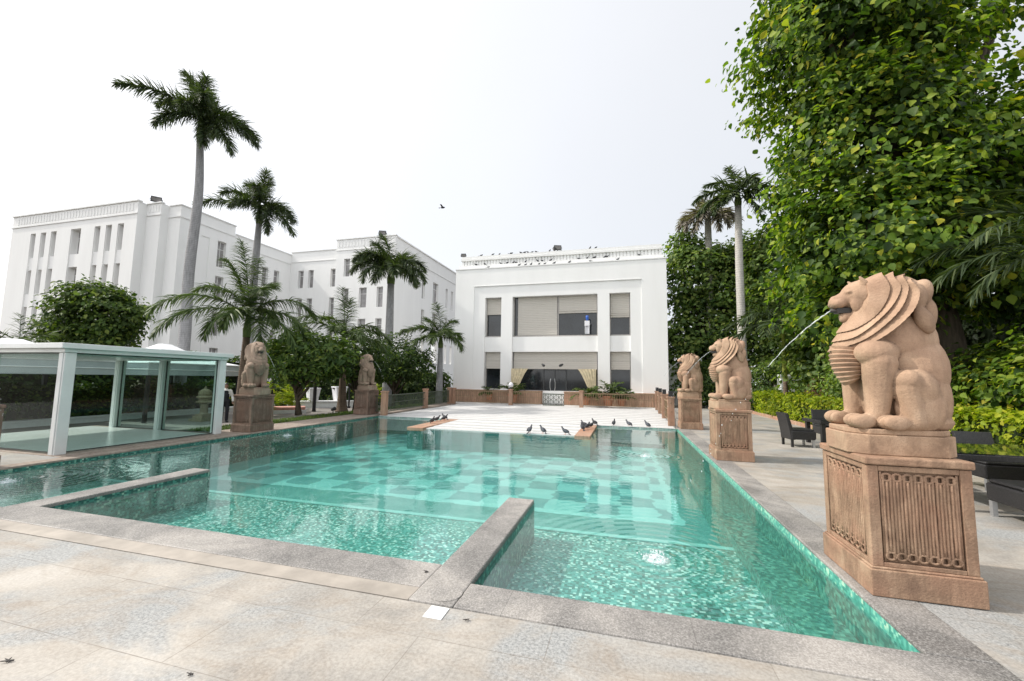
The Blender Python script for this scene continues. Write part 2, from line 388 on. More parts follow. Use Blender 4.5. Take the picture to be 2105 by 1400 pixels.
M['leaf_hedge'] = leaf('yellow_green_leaf', [(0, (.10, .16, .012)), (.5, (.23, .30, .018)), (.85, (.36, .40, .025)), (1, (.46, .44, .05))], .4)
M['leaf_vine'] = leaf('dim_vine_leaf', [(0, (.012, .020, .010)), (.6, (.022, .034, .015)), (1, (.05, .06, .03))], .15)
M['leaf_red'] = leaf('reddish_leaf', [(0, (.06, .03, .02)), (.5, (.11, .055, .03)), (1, (.2, .12, .04))], .25)
M['palm_leaf'] = leaf('palm_leaflet', [(0, (.035, .055, .028)), (.6, (.065, .095, .045)), (1, (.13, .16, .07))], .22, .5)
M['palm_leaf_young'] = leaf('young_palm_leaflet', [(0, (.035, .062, .02)), (.6, (.068, .11, .03)), (1, (.14, .18, .06))], .25, .5)
M['palm_leaf_grey'] = leaf('dry_palm_leaflet', [(0, (.13, .115, .095)), (.6, (.22, .195, .16)), (1, (.34, .31, .25))], .15, .7)
M['flower'] = simple('white_petals', (.8, .78, .68), .7)

# ------------------------------------------------------------------ world, sun, camera
SUN_AZ = Vector((-1, -.14, 0)).normalized(); SUN_EL = R(43)
SD = Vector((SUN_AZ.x * math.cos(SUN_EL), SUN_AZ.y * math.cos(SUN_EL), math.sin(SUN_EL)))
w = bpy.data.worlds.new("World"); sc.world = w; w.use_nodes = True; nt = w.node_tree; nt.nodes.clear()
def wn(t, **k):
    n = nt.nodes.new(t)
    for a, b in k.items(): setattr(n, a, b)
    return n
sky = wn('ShaderNodeTexSky', sky_type='NISHITA', sun_disc=False, sun_elevation=SUN_EL, sun_rotation=math.atan2(SD.x, SD.y), air_density=1.0, dust_density=4.0, ozone_density=1.0)
bg = wn('ShaderNodeBackground'); bg.inputs['Strength'].default_value = .05
nt.links.new(sky.outputs[0], bg.inputs[0])
tc = wn('ShaderNodeTexCoord'); dot = wn('ShaderNodeVectorMath', operation='DOT_PRODUCT'); dot.inputs[1].default_value = SD
nt.links.new(tc.outputs['Generated'], dot.inputs[0])
mr = wn('ShaderNodeValToRGB'); mp = wn('ShaderNodeMapRange'); mp.inputs['From Min'].default_value = -1; nt.links.new(dot.outputs['Value'], mp.inputs['Value'])
nt.links.new(mp.outputs[0], mr.inputs[0])
for e, (p, c) in zip([mr.color_ramp.elements[0], mr.color_ramp.elements[1], mr.color_ramp.elements.new(.5), mr.color_ramp.elements.new(.75)],
                     [(0, (.62, .635, .66, 1)), (1, (1, .985, .95, 1)), (.52, (.735, .74, .745, 1)), (.75, (.83, .83, .83, 1))]):
    e.position = p; e.color = c
# sky boosted behind the camera: added fill for walls and lions facing it
sep = wn('ShaderNodeSeparateXYZ'); nt.links.new(tc.outputs['Generated'], sep.inputs[0])
mb_ = wn('ShaderNodeMapRange'); nt.links.new(sep.outputs['Y'], mb_.inputs['Value'])
for k_, v_ in (('From Min', .15), ('From Max', -.55), ('To Min', 1.0), ('To Max', 1.75)): mb_.inputs[k_].default_value = v_
mu = wn('ShaderNodeMix', data_type='RGBA', blend_type='MULTIPLY'); mu.inputs[0].default_value = 1; cn = wn('ShaderNodeTexNoise'); cn.inputs['Scale'].default_value = 2.2; cn.inputs['Detail'].default_value = 5; nt.links.new(tc.outputs['Generated'], cn.inputs['Vector'])
cm = wn('ShaderNodeMapRange'); nt.links.new(cn.outputs['Fac'], cm.inputs['Value'])
for k_, v_ in (('From Min', .3), ('From Max', .7), ('To Min', .98), ('To Max', 1.02)): cm.inputs[k_].default_value = v_
m2_ = wn('ShaderNodeMix', data_type='RGBA', blend_type='MULTIPLY'); m2_.inputs[0].default_value = 1; nt.links.new(mr.outputs[0], m2_.inputs[6]); nt.links.new(cm.outputs[0], m2_.inputs[7])
nt.links.new(m2_.outputs[2], mu.inputs[6]); nt.links.new(mb_.outputs[0], mu.inputs[7])
bg2 = wn('ShaderNodeBackground'); bg2.inputs['Strength'].default_value = 1.04; nt.links.new(mu.outputs[2], bg2.inputs[0])
ad = wn('ShaderNodeAddShader'); nt.links.new(bg.outputs[0], ad.inputs[0]); nt.links.new(bg2.outputs[0], ad.inputs[1])
wo = wn('ShaderNodeOutputWorld'); nt.links.new(ad.outputs[0], wo.inputs[0])
sl = bpy.data.lights.new('sun', 'SUN'); sl.energy = 4.0; sl.angle = R(1.2); sl.color = (1, .95, .87)
so = link(bpy.data.objects.new('sun', sl)); so.rotation_euler = SD.to_track_quat('Z', 'Y').to_euler(); so.location = (-20, 5, 30)

cam = bpy.data.cameras.new('camera'); co = link(bpy.data.objects.new('camera', cam)); sc.camera = co
cam.sensor_width = 36; cam.lens = 36 * 849.28 / 2105; cam.clip_end = 2000; cam.clip_start = .05
yaw, pit, rol = R(15.296), R(5.292), R(.862)
fw = Vector((-math.sin(yaw) * math.cos(pit), math.cos(yaw) * math.cos(pit), math.sin(pit))); r0 = Vector((math.cos(yaw), math.sin(yaw), 0)); u0 = r0.cross(fw)
rr = r0 * math.cos(rol) + u0 * math.sin(rol); uu = -r0 * math.sin(rol) + u0 * math.cos(rol)
co.matrix_world = Matrix(((rr.x, uu.x, -fw.x, 0), (rr.y, uu.y, -fw.y, 0), (rr.z, uu.z, -fw.z, 1.6), (0, 0, 0, 1)))
sc.view_settings.view_transform = 'Standard'; sc.view_settings.look = 'None'; sc.view_settings.exposure = 0; sc.view_settings.gamma = 1
sc.cycles.use_denoising = True; sc.cycles.max_bounces = 10; sc.cycles.transparent_max_bounces = 16; sc.cycles.caustics_reflective = False; sc.cycles.caustics_refractive = False
sc.cycles.sample_clamp_indirect = 6

#PART2
# ------------------------------------------------------------------ setting: ground, deck, pool
def struct(mb, name, mat, bevel=0): return mb.build(name, mat, None, bevel=bevel, kind='structure')
g = MB()
for x0, y0, x1, y1 in ((-900, -900, 900, -7), (-900, 25.2, 900, 900), (-900, -7, -12.3, 25.2), (7.2, -7, 900, 25.2)): g.box(x0, y0, -.7, x1, y1, -.52)
struct(g, 'ground', M['soil'])
g = MB(); g.box(-30, -5, -.52, -12.35, 40, -.5); struct(g, 'garden_path', M['path'])
g = MB()
g.box(-30, -7, -.6, 30, 2.83, 0)                    # front
g.box(-30, 2.83, -.6, -10.25, 5.45, 0)
g.box(2.08, 2.83, -.6, 6.3, 24.9, 0)
g.box(6.3, 2.83, -.6, 30, 4.5, 0)
g.box(2.75, 24.9, -.6, 6.3, 40, 0)
struct(g, 'pool_deck', M['deck'])
g = MB(); g.box(-12.3, 8.95, -.6, -11.25, 25, -.012); struct(g, 'lawn', M['grass_base'])
g = MB(); g.box(-11.25, 8.95, -.6, -10.25, 25, -.004); struct(g, 'pool_walk', M['side_coping'])
g = MB(); g.box(6.42, 4.5, -.6, 40, 60, .05); struct(g, 'planting_bed', M['soil'])
g = MB(); g.box(6.3, 4.5, -.1, 6.42, 24.9, .13); struct(g, 'bed_kerb', M['sandp'], .01)

XL, XR, YF, YB = -9.95, 1.72, 3.2, 15.36
g = MB()
g.box(-1.18, 2.845, -.5, 2.08, YF, .004)
g.box(-7.1, 3.03, -.5, -1.53, 3.44, .004)
g.box(-30, 2.832, -.5, -7.1, 3.3, .004)
g.box(-1.53, 2.845, -.95, -1.18, 5.55, .006)
g.box(-7.1, 3.04, -.95, -6.75, 5.55, .006)
g.box(XR, YF, -.5, 2.08, YB, .004)
struct(g, 'pool_coping', M['coping'], .012)
g = MB(); g.box(-7.1, 2.845, -.5, -1.53, 3.026, .002); struct(g, 'pale_kerb_strip', M['coping_light'], .004)
g = MB(); g.box(-10.25, 2.832, -.5, XL, YB, .003); struct(g, 'pool_side_coping', M['side_coping'], .01)
# pool basin: faces looking into the water
g = MB(); ZL, ZD = -.5, -.72
g.quad((XL, YF - .2, ZL), (XR, YF - .2, ZL), (XR, 5.95, ZL), (XL, 5.95, ZL))
struct(g, 'pool_ledge', M['mosaic'])
g = MB(); g.box(XL, 5.9, ZL + .004, XR, 6.0, ZL + .016); struct(g, 'ledge_edge', simple('pale_mosaic_edge', (.20, .50, .46), .4, .1))
g = MB(); g.quad((XL, 5.95, ZD), (XR, 5.95, ZD), (XR, YB, ZD), (XL, YB, ZD)); struct(g, 'pool_floor', M['floor'])
g = MB()
g.quad((XL + .004, 3, -1), (XL + .004, YB, -1), (XL + .004, YB, -.03), (XL + .004, 3, -.03))
g.quad((XL, YB - .004, -1), (XR, YB - .004, -1), (XR, YB - .004, -.03), (XL, YB - .004, -.03))
g.quad((-30, 3.304, -1), (-7.1, 3.304, -1), (-7.1, 3.304, -.03), (-30, 3.304, -.03))
# pier cheeks
for x, s in ((-1.53, -1), (-1.18, 1), (-7.1, -1), (-6.75, 1)):
    xx = x + s * .006; ya = YF + (.005 if x > -1.4 else .25); g.quad((xx, ya, -1), (xx, 5.545, -1), (xx, 5.545, -.035), (xx, ya, -.035))
for xa, xb in ((-1.53, -1.18), (-7.1, -6.75)): g.quad((xa, 5.556, -1), (xb, 5.556, -1), (xb, 5.556, -.035), (xa, 5.556, -.035))
g.quad((-1.18, YF + .005, -1), (XR, YF + .005, -1), (XR, YF + .005, -.03), (-1.18, YF + .005, -.03))
g.quad((-6.75, 3.445, -1), (-1.53, 3.445, -1), (-1.53, 3.445, -.03), (-6.75, 3.445, -.03))
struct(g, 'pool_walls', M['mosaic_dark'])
g = MB(); g.quad((-6.33, 12.54, -1), (-1.44, 12.54, -1), (-1.44, 12.54, -.125), (-6.33, 12.54, -.125)); g.box(-6.885, 12.365, -1, -6.33, 15.35, -.142); g.box(-1.44, 12.365, -1, -.995, 15.35, -.142); struct(g, 'cascade_wall', simple('teal_tile', (.06, .27, .25), .4, .2, 5))
g = MB(); g.quad((XR - .004, YF, -.10), (XR - .004, YB, -.10), (XR - .004, YB, -.02), (XR - .004, YF, -.02)); struct(g, 'pool_side_band', M['mosaic_bright'])
g = MB(); g.quad((XR - .003, YF, -1), (XR - .003, YB, -1), (XR - .003, YB, -.10), (XR - .003, YF, -.10)); g.box(XR - .42, YF + .05, -1, XR - .01, YB, -.36)
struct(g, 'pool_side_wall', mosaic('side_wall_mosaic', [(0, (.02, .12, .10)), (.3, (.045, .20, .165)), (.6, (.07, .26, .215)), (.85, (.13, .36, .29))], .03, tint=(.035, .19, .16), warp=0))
g = MB(); g.quad((XL, YF - .1, -.07), (XR, YF - .1, -.07), (XR, YB, -.07), (XL, YB, -.07)); struct(g, 'water', M['water'])

# white stepped terrace between pool and pavilion
ys = [12.55, 13.1, 13.75, 14.5, 15.36]
g = MB(); z = -.058
for a, b in zip(ys[:-1], ys[1:]): g.box(-6.32, a, -.13, -1.45, b - .05, z); z += .011
y = 15.36
for k in range(11):
    d = .62 + .05 * k; g.box(-9.9, y, -.6, 1.66, min(y + d - .05 - .012 * k, 24.38), z); y += d; z += .002
g.box(-11.2, 24.3, -.6, 2.2, 26.6, z - .02)
struct(g, 'white_steps', M['steps'], .006)
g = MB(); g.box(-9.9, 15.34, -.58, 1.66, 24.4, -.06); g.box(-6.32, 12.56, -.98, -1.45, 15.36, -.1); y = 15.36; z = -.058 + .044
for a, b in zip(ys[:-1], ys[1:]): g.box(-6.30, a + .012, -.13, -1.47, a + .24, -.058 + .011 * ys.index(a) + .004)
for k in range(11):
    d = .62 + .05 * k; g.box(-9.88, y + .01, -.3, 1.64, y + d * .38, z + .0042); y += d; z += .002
struct(g, 'joints_and_riser_shade', simple('grey_joint_riser_shade', (.46, .455, .45), .7, .12))  # grey bands at tread fronts paint in the shade of taller risers
g = MB(); g.box(-6.9, 12.35, -.14, -6.325, 15.36, -.02); g.box(-1.445, 12.35, -.14, -.98, 15.36, -.02); struct(g, 'cascade_caps', M['sandp'], .015)
# small deck marker and litter
t = MB(); t.box(-1.325, 2.675, .0, -1.19, 2.815, .007); tag(t.build('deck_tile', M['white_metal'], None, bevel=.002), 'small white square tile set in the deck at the foot of the stone pier', 'tile')
g = MB(); g.lathe([(.0, 0), (.12, 0), (.125, .004), (.118, .006), (0.01, .006)], (-1.3, 3.0, .004), 28)
tag(g.build('skimmer_cover', M['coping'], None), 'round granite skimmer lid in the coping where the pier meets the deck', 'drain cover')
def debris(x, y, s, label):
    b = MB(); k = random.random() * 6
    for i in range(3):
        a = k + i * .9; b.cap((x + .012 * i * s, y + .01 * i * s, .008), (x + s * .04 * math.cos(a), y + s * .03 * math.sin(a), .012), .006 * s, .003 * s, 6)
    tag(b.build('leaf_debris', M['spout'], None), label, 'debris')
debris(-3.3, 1.62, .8, 'tiny dark scrap on the pale deck, leftmost in the foreground')
debris(-2.25, 1.82, .6, 'tiny dark scrap on the deck below the middle of the pale kerb')
debris(-1.03, 2.72, .6, 'tiny dark scrap beside the white tile at the coping edge')
debris(-1.6, 3.25, .7, 'tiny dark scrap on the granite coping left of the pier')

# ------------------------------------------------------------------ buildings
def facade(mb, O, U, N, u0, u1, z0, z1, ops, inset=0):
    """wall with openings; op = (ua, ub, za, zb, depth)"""
    P = lambda u, z, d=0: (O[0] + U[0] * u - N[0] * (d + inset), O[1] + U[1] * u - N[1] * (d + inset), z)
    us = sorted({u0, u1} | {v for o in ops for v in o[:2]}); zs = sorted({z0, z1} | {v for o in ops for v in o[2:4]})
    for a, b in zip(us[:-1], us[1:]):
        for c, d in zip(zs[:-1], zs[1:]):
            um, zm = (a + b) / 2, (c + d) / 2
            if any(o[0] < um < o[1] and o[2] < zm < o[3] for o in ops): continue
            mb.quad(P(a, c), P(b, c), P(b, d), P(a, d))
    for ua, ub, za, zb, dp in ops:
        mb.quad(P(ua, za), P(ua, zb), P(ua, zb, dp), P(ua, za, dp)); mb.quad(P(ub, za), P(ub, zb), P(ub, zb, dp), P(ub, za, dp))
        mb.quad(P(ua, zb), P(ub, zb), P(ub, zb, dp), P(ua, zb, dp)); mb.quad(P(ua, za), P(ub, za), P(ub, za, dp), P(ua, za, dp))
def slab(O, U, N, u0, u1, z0, z1, d0, d1):
    """box lying between depth d0 and d1 behind the facade plane, as MB"""
    b = MB(); P = lambda u, z, d: (O[0] + U[0] * u - N[0] * d, O[1] + U[1] * u - N[1] * d, z)
    vs = [P(u, z, d) for d in (d0, d1) for u, z in ((u0, z0), (u1, z0), (u1, z1), (u0, z1))]
    return b.add(vs, [(0, 1, 2, 3), (7, 6, 5, 4), (0, 4, 5, 1), (1, 5, 6, 2), (2, 6, 7, 3), (3, 7, 4, 0)])
def join(*bs):
    r = MB()
    for b in bs: r.add(b.v, b.f)
    return r
def window(parent, O, U, N, ua, ub, za, zb, d, mull=1, trans=1, pane=None, fr=.05, frame=None):
    w_ = join(slab(O, U, N, ua, ua + fr, za, zb, d - .06, d), slab(O, U, N, ub - fr, ub, za, zb, d - .06, d),
              slab(O, U, N, ua + fr, ub - fr, za, za + fr, d - .06, d), slab(O, U, N, ua + fr, ub - fr, zb - fr, zb, d - .06, d))
    for i in range(mull): u = ua + (ub - ua) * (i + 1) / (mull + 1); q = slab(O, U, N, u - fr * .35, u + fr * .35, za + fr, zb - fr, d - .055, d); w_.add(q.v, q.f)
    for i in range(trans): z_ = za + (zb - za) * (i + 1.9) / (trans + 1.7); q = slab(O, U, N, ua + fr, ub - fr, z_ - fr * .35, z_ + fr * .35, d - .05, d); w_.add(q.v, q.f)
    f = w_.build('window', frame or M['white_trim'], parent)
    slab(O, U, N, ua + .01, ub - .01, za + .01, zb - .01, d - .02, d + .01).build('pane', pane or M['pane_grey'], f)
    return f

# --- central pavilion
B = thing('white_pavilion', 'white two-storey pavilion with dark windows and beige blinds at the end of the pool', 'building', (-4.5, 27, 0))
def pv(mb, name, mat, **k):   # world -> pavilion local
    mb.v = [(x + 4.5, y - 27, z) for x, y, z in mb.v]; return mb.build(name, mat, k.pop('parent', B), **k)
O, U, N = (0, 27.0), (1, 0), (0, -1)
X0, X1 = -11.62, 2.58
cols = [(-9.38, -8.2), (-7.4, -1.67), (-.91, .38)]
wl = MB()
F0, F1 = -10.2, 1.08
facade(wl, O, U, N, X0, X1, .0, 9.28, [(F0, F1, .84, 8.03, .05)])
facade(wl, O, U, N, F0, F1, .84, 8.03, [(a, b, .84, 7.22, .55) for a, b in cols], .05)
wl.quad((X0, 27, 0), (X0, 42, 0), (X0, 42, 9.28), (X0, 27, 9.28)); wl.quad((X1, 27, 0), (X1, 42, 0), (X1, 42, 9.28), (X1, 27, 9.28))
wl.quad((X0, 42, 0), (X1, 42, 0), (X1, 42, 10.3), (X0, 42, 10.3))
for a, b in cols: q = slab(O, U, N, a, b, 3.43, 4.45, .17, .62); wl.add(q.v, q.f)
pv(wl, 'wall', M['white'])
lg = MB(); lg.box(X0 - .04, 26.96, 9.285, X1 + .04, 42, 9.36); lg.box(X0 + .12, 27.3, 9.36, X1 - .12, 42, 9.66)
pv(lg, 'cornice_ledge', M['white_trim'])
pr_ = MB(); pr_.box(X0 + .2, 27.62, 9.665, X1 - .2, 27.8, 10.3)
n = 62; dx = (X1 - X0 - .6) / n
for i in range(n + 1):
    x = X0 + .3 + dx * i; pr_.box(x - .075, 27.555, 9.665, x + .075, 27.615, 10.08)
pr_.box(X0 + .16, 27.46, 10.081, X1 - .16, 27.84, 10.22); pr_.box(X0 + .2, 27.5, 10.221, X1 - .2, 27.8, 10.40)
pr_.box(X0 + .2, 27.85, 9.665, X0 + .4, 41.8, 10.4); pr_.box(X1 - .4, 27.85, 9.665, X1 - .2, 41.8, 10.4)
pv(pr_, 'parapet', M['white_trim'])
pv(join(slab(O, U, N, F0 - .0, F1 + .0, 8.032, 8.075, -.03, -.001)), 'string_moulding', M['white_trim'])
# plinth
for xa, xb in ((X0 - .02, -5.25), (-3.75, X1 + .02)):
    q = MB(); q.box(xa, 26.5, 0, xb, 26.995, .78); q.box(xa - .02, 26.45, .78, xb + .02, 27.0, .84)
    x = xa + .4
    while x < xb - .3: q.box(x, 26.47, .06, x + .05, 26.5, .74); x += .55
    pv(q, 'plinth', M['sandp'], bevel=.01)
D = .52
for i, (a, b) in enumerate(cols):
    for (za, zb) in ((4.45, 7.22), (.84, 3.43)):
        low = zb < 4
        if i == 1 and low: continue
        f = pv(join(slab(O, U, N, a, b, za, za + .09, D - .2, D), slab(O, U, N, a, a + .06, za + .09, zb, D - .1, D), slab(O, U, N, b - .06, b, za + .09, zb, D - .1, D),
                    *([slab(O, U, N, -4.34, -4.26, za + .09, zb, D - .1, D)] if i == 1 else [])), 'window', M['frame_grey'])
        pv(slab(O, U, N, a + .01, b - .01, za + .01, zb - .01, D - .03, D + .02), 'pane', M['pane'], parent=f)
def blind(a, b, za, zb, folds, d=D - .12):
    q = MB(); q.add(*(lambda s_: (s_.v, s_.f))(slab(O, U, N, a + .065, b - .065, za, zb, d, d + .03)))
    for k in range(folds):
        s_ = slab(O, U, N, a + .062, b - .062, za + .14 * k, za + .14 * k + .105, d - .055 + .012 * k, d - .001); q.add(s_.v, s_.f)
    return pv(q, 'blind', M['blind'])
blind(-9.38, -8.2, 6.05, 7.2, 1); blind(-7.15, -4.3, 4.56, 7.2, 0); blind(-4.3, -1.67, 6.02, 7.2, 2); blind(-.91, .38, 5.66, 7.2, 3)
blind(-9.38, -8.2, 2.28, 2.82, 0, D - .16); blind(-9.38, -8.2, 2.83, 3.42, 0); blind(-.91, .38, 2.28, 2.82, 0, D - .16); blind(-.91, .38, 2.83, 3.42, 0)
blind(-7.4, -1.67, 2.28, 2.82, 0, D - .16); blind(-7.4, -1.67, 2.83, 3.42, 0)
# glazed entrance
f = pv(join(*[slab(O, U, N, x - .035, x + .035, .0 if -5.3 < x < -3.7 else .84, 3.43, D - .08, D) for x in (-7.36, -5.25, -4.5, -3.75, -1.71)], slab(O, U, N, -5.2, -3.8, 2.2, 2.27, D - .085, D), slab(O, U, N, -7.38, -1.69, 3.36, 3.425, D - .09, D - .004), slab(O, U, N, -7.38, -5.2, .845, .9, D - .09, D - .004), slab(O, U, N, -3.8, -1.69, .845, .9, D - .09, D - .004)), 'entrance_frame', M['frame_dark'])
pv(slab(O, U, N, -7.35, -1.72, .85, 3.42, D - .01, D + .03), 'glass_front', M['pane'])
for s, xa, xb in ((-1, -5.21, -4.54), (1, -4.46, -3.79)):
    d_ = pv(slab(O, U, N, xa, xb, .02, 2.19, D - .05, D - .02), 'door', M['pane'])
    xh = -4.5 + s * .12; h = MB(); h.tube([(xh, 26.55, .85), (xh + s * .05, 26.52, 1.1), (xh + s * .05, 26.52, 1.4), (xh, 26.55, 1.65)], .022, 8)
    pv(h, 'handle', M['foot_metal'], parent=d_)
for x in (-5.15, -3.85):
    h = MB(); h.cap((x, 26.42, 2.55), (x + .12 * (1 if x < -4.5 else -1), 26.2, 2.48), .07, .09); pv(h, 'door_lamp', M['frame_dark'])
def curtain(xa, s):
    q = MB(); vs = []; fs = []; nn = 22; mm = 9
    for j in range(mm + 1):
        t_ = j / mm; z_ = 2.28 - 1.42 * t_; wd = 1.15 - .72 * t_ ** .8
        for k in range(nn + 1):
            u = k / nn; vs.append((xa + s * wd * u, 26.58 + .035 * math.sin(u * 34) + .03 * t_, z_))
    for j in range(mm):
        for k in range(nn): a = j * (nn + 1) + k; fs.append((a, a + 1, a + nn + 2, a + nn + 1))
    q.add(vs, fs); pv(q, 'curtain', M['curtain'], smooth=True)
curtain(-7.3, 1); curtain(-1.75, -1)
# white water dispenser with blue bottle on the upper window sill
wd = thing('water_dispenser', 'white water dispenser with a blue bottle in the upper right of the wide window', 'dispenser', (-2.3, 26.66, 4.54)); wd.scale = (.82, .82, .82)
q = MB(); q.box(-.17, -.1, .0, -.12, .1, .62); q.box(.12, -.1, 0, .17, .1, .62); q.box(-.19, -.12, .62, .19, .12, 1.02); q.box(-.115, .02, 0, .115, .1, .6)
q.build('stand', M['pot_white'], wd, bevel=.01)
q = MB(); q.lathe([(.03, 0), (.05, .05), (.11, .1), (.115, .36), (.09, .42), (.02, .43)], (0, 0, 1.02), 14); q.build('bottle', M['blue'], wd, smooth=True)

# --- floodlights
def floodlight(x, y, z, s, rz, label):
    t = thing('floodlight', label, 'floodlight', (x, y, z), rz, 'roof floodlights')
    q = MB(); Mx = Matrix.Translation((0, 0, .32 * s)) @ Matrix.Rotation(R(28), 4, 'X'); q.box(-.3 * s, -.1 * s, -.16 * s, .3 * s, .12 * s, .18 * s, Mx); q.build('lamp_housing', M['frame_dark'], t, bevel=.02)
    q = MB(); q.box(-.25 * s, -.115 * s, -.12 * s, .25 * s, -.102 * s, .14 * s, Mx); q.build('lens', M['pane_grey'], t)
    q = MB(); q.tube([(0, 0, 0), (0, 0, .2 * s)], .05 * s, 8); q.tube([(-.34 * s, 0, .34 * s), (-.34 * s, 0, .12 * s), (.34 * s, 0, .12 * s), (.34 * s, 0, .34 * s)], .025 * s, 6); q.build('bracket', M['frame_dark'], t)
floodlight(-4.4, 27.65, 10.4, .85, .3, 'black twin-bracket floodlight at the middle of the pavilion roof')
floodlight(-4.62, 27.72, 10.4, .7, -1.2, 'black floodlight turned sideways beside the middle one on the pavilion roof')
floodlight(-11.35, 27.65, 10.4, .6, .2, 'black floodlight on the left corner of the pavilion roof')

# --- big left building
LB = thing('white_hotel_block', 'long white art deco hotel block with tall slit windows and stepped corner on the left', 'building', (-45, 30, -.6))
def lb(mb, name, mat, root=None, parent=None, **k):
    rt = root or LB; l = rt.location
    mb.v = [(x - l.x, y - l.y, z - l.z) for x, y, z in mb.v]; return mb.build(name, mat, parent or rt, **k)
def lbwin(root, O, U, N, *a, **k):
    f = window(root, O, U, N, *a, **k); l = root.location
    for o_ in (f, *f.children):
        for v in o_.data.vertices: v.co -= l
    return f
fl = [(12.8, 15.2), (9.15, 11.55), (5.5, 7.9), (1.85, 4.25)]
wl = MB(); O, U, N = (0, 26.0), (1, 0), (0, -1)
slits = [(-57.0, -56.25), (-55.5, -54.72), (-54.0, -53.2), (-47.9, -47.12), (-46.4, -45.62), (-44.85, -44.07)]
ctr = (-51.15, -49.75)
strips = [(a - .0, b + .0, 1.5, 15.25, .1) for a, b in slits] + [(*ctr, 1.5, 15.25, .1)]
facade(wl, O, U, N, -60, -42.5, -.6, 17.2, strips)
for a, b in slits: facade(wl, O, U, N, a, b, 1.5, 15.25, [(a + .03, b - .03, z0, z1, .45) for z0, z1 in fl], .1)
facade(wl, O, U, N, ctr[0], ctr[1], 1.5, 15.25, [(ctr[0] + .03, ctr[1] - .03, z0, z1, .55) for z0, z1 in fl], .1)
facade(wl, (-42.5, 0), (0, 1), (1, 0), 26, 26.75, -.6, 17.2, [])
facade(wl, (0, 26.75), U, N, -42.5, -40.75, -.6, 17.15, [])
facade(wl, (-40.75, 0), (0, 1), (1, 0), 26.75, 27.45, -.6, 17.15, [])
facade(wl, (0, 27.45), U, N, -40.75, -39.3, -.6, 17.1, [])
S_O, S_U, S_N = (-39.3, 0), (0, 1), (1, 0)
sw = [(31.2, 32.1)]; sw2 = [(36.6, 37.4), (38.2, 38.95)]
fl2 = [(12.35, 15.0), (8.9, 11.4), (5.4, 7.8), (1.8, 4.2)]; fl3 = [(11.6, 13.8), (8.1, 10.3), (4.6, 6.8), (1.3, 3.4)]
facade(wl, S_O, S_U, S_N, 27.45, 33, -.6, 17.1, [(29.5, 30.35, 1, 14.95, .06)] + [(a, b, z0, z1, .3) for a, b in sw for z0, z1 in fl2])
q = slab(S_O, S_U, S_N, 29.5, 30.35, 1, 14.95, .06, .1); wl.add(q.v, q.f)
facade(wl, S_O, S_U, S_N, 33, 41.2, -.6, 16.25, [(a, b, z0, z1, .3) for a, b in sw2 for z0, z1 in fl3])
wl.quad((-39.3, 33, 16.25), (-60, 33, 16.25), (-60, 33, 17.1), (-39.3, 33, 17.1))
wl.quad((-60, 26, 16.9), (-42.5, 26.0, 16.9), (-42.5, 41, 16.9), (-60, 41, 16.9)); wl.quad((-60, 26, -.6), (-60, 41, -.6), (-60, 41, 17.2), (-60, 26, 17.2))
wl.box(-62.5, 28, -.6, -60.05, 41, 16.2)
lb(wl, 'wall', M['white'])
# parapet fins, moulding
pf = MB(); x = -59.2
while x < -43: pf.box(x, 25.965, 16.35, x + .15, 25.998, 17.05); x += .42
x = -42.2
while x < -41: pf.box(x, 26.72, 16.35, x + .13, 26.748, 17.0); x += .36
pf.box(-60.1, 25.9, 17.2, -42.4, 26.3, 17.32); pf.box(-42.5, 26.65, 17.15, -40.65, 27.0, 17.27); pf.box(-40.7, 27.36, 17.1, -39.2, 27.7, 17.2)
pf.box(-39.32, 27.72, 17.1, -39.2, 33.05, 17.2); pf.box(-39.32, 33.05, 16.25, -39.2, 41, 16.35)
pf.box(-60.1, 25.93, 16.02, -42.44, 25.997, 16.14); pf.box(-42.43, 26.68, 16.02, -40.69, 26.748, 16.14); pf.box(-40.68, 27.38, 15.98, -39.24, 27.448, 16.1)
pf.box(-39.298, 27.46, 15.98, -39.235, 33, 16.1); pf.box(-39.298, 33.0, 15.1, -39.235, 41, 15.2)
lb(pf, 'parapet', M['white_trim'])
for a, b in slits:
    for z0, z1 in fl[:3]: lbwin(LB, O, U, N, a + .03, b - .03, z0, z1, .53, 0, 0, fr=.04)
for z0, z1 in fl[:3]:
    f = lbwin(LB, O, U, N, ctr[0] + .03, ctr[1] - .03, z0, z1, .62, 1, 1, fr=.06)
for a, b in sw:
    for z0, z1 in fl2: lbwin(LB, S_O, S_U, S_N, a, b, z0, z1, .3, 1, 1)
for a, b in sw2:
    for z0, z1 in fl3: lbwin(LB, S_O, S_U, S_N, a, b, z0, z1, .3, 0, 1)
# --- rear wing and tower
WB = thing('white_hotel_wing', 'white hotel wing with taller corner tower behind the palms, left of the pavilion', 'building', (-32, 45, -.6))
wl = MB(); O, U, N = (0, 40.6), (1, 0), (0, -1)
w1 = [(-38.1, -37.35), (-36.65, -35.9), (-33.5, -32.8)]; wf = [(12.1, 14.25), (8.6, 10.8), (5.1, 7.3), (1.6, 3.8)]
facade(wl, O, U, N, -39.28, -32.5, -.6, 16.55, [(a, b, z0, z1, .35) for a, b in w1 for z0, z1 in wf])
O2 = (0, 40.2); w2 = [(-31.4, -30.6), (-29.2, -28.2), (-26.9, -26.1)]
tf = [(13.1, 15.2), (9.4, 11.7), (5.8, 8.1), (2.2, 4.5)]
facade(wl, O2, U, N, -32.5, -24.75, -.6, 17.5, [(a, b, z0, z1, .35) for a, b in w2 for z0, z1 in tf])
wl.quad((-32.5, 40.2, -.6), (-32.5, 41, -.6), (-32.5, 41, 17.5), (-32.5, 40.2, 17.5)); wl.quad((-32.5, 40.2, 17.4), (-24.75, 40.2, 17.4), (-24.75, 60, 17.4), (-32.5, 60, 17.4))
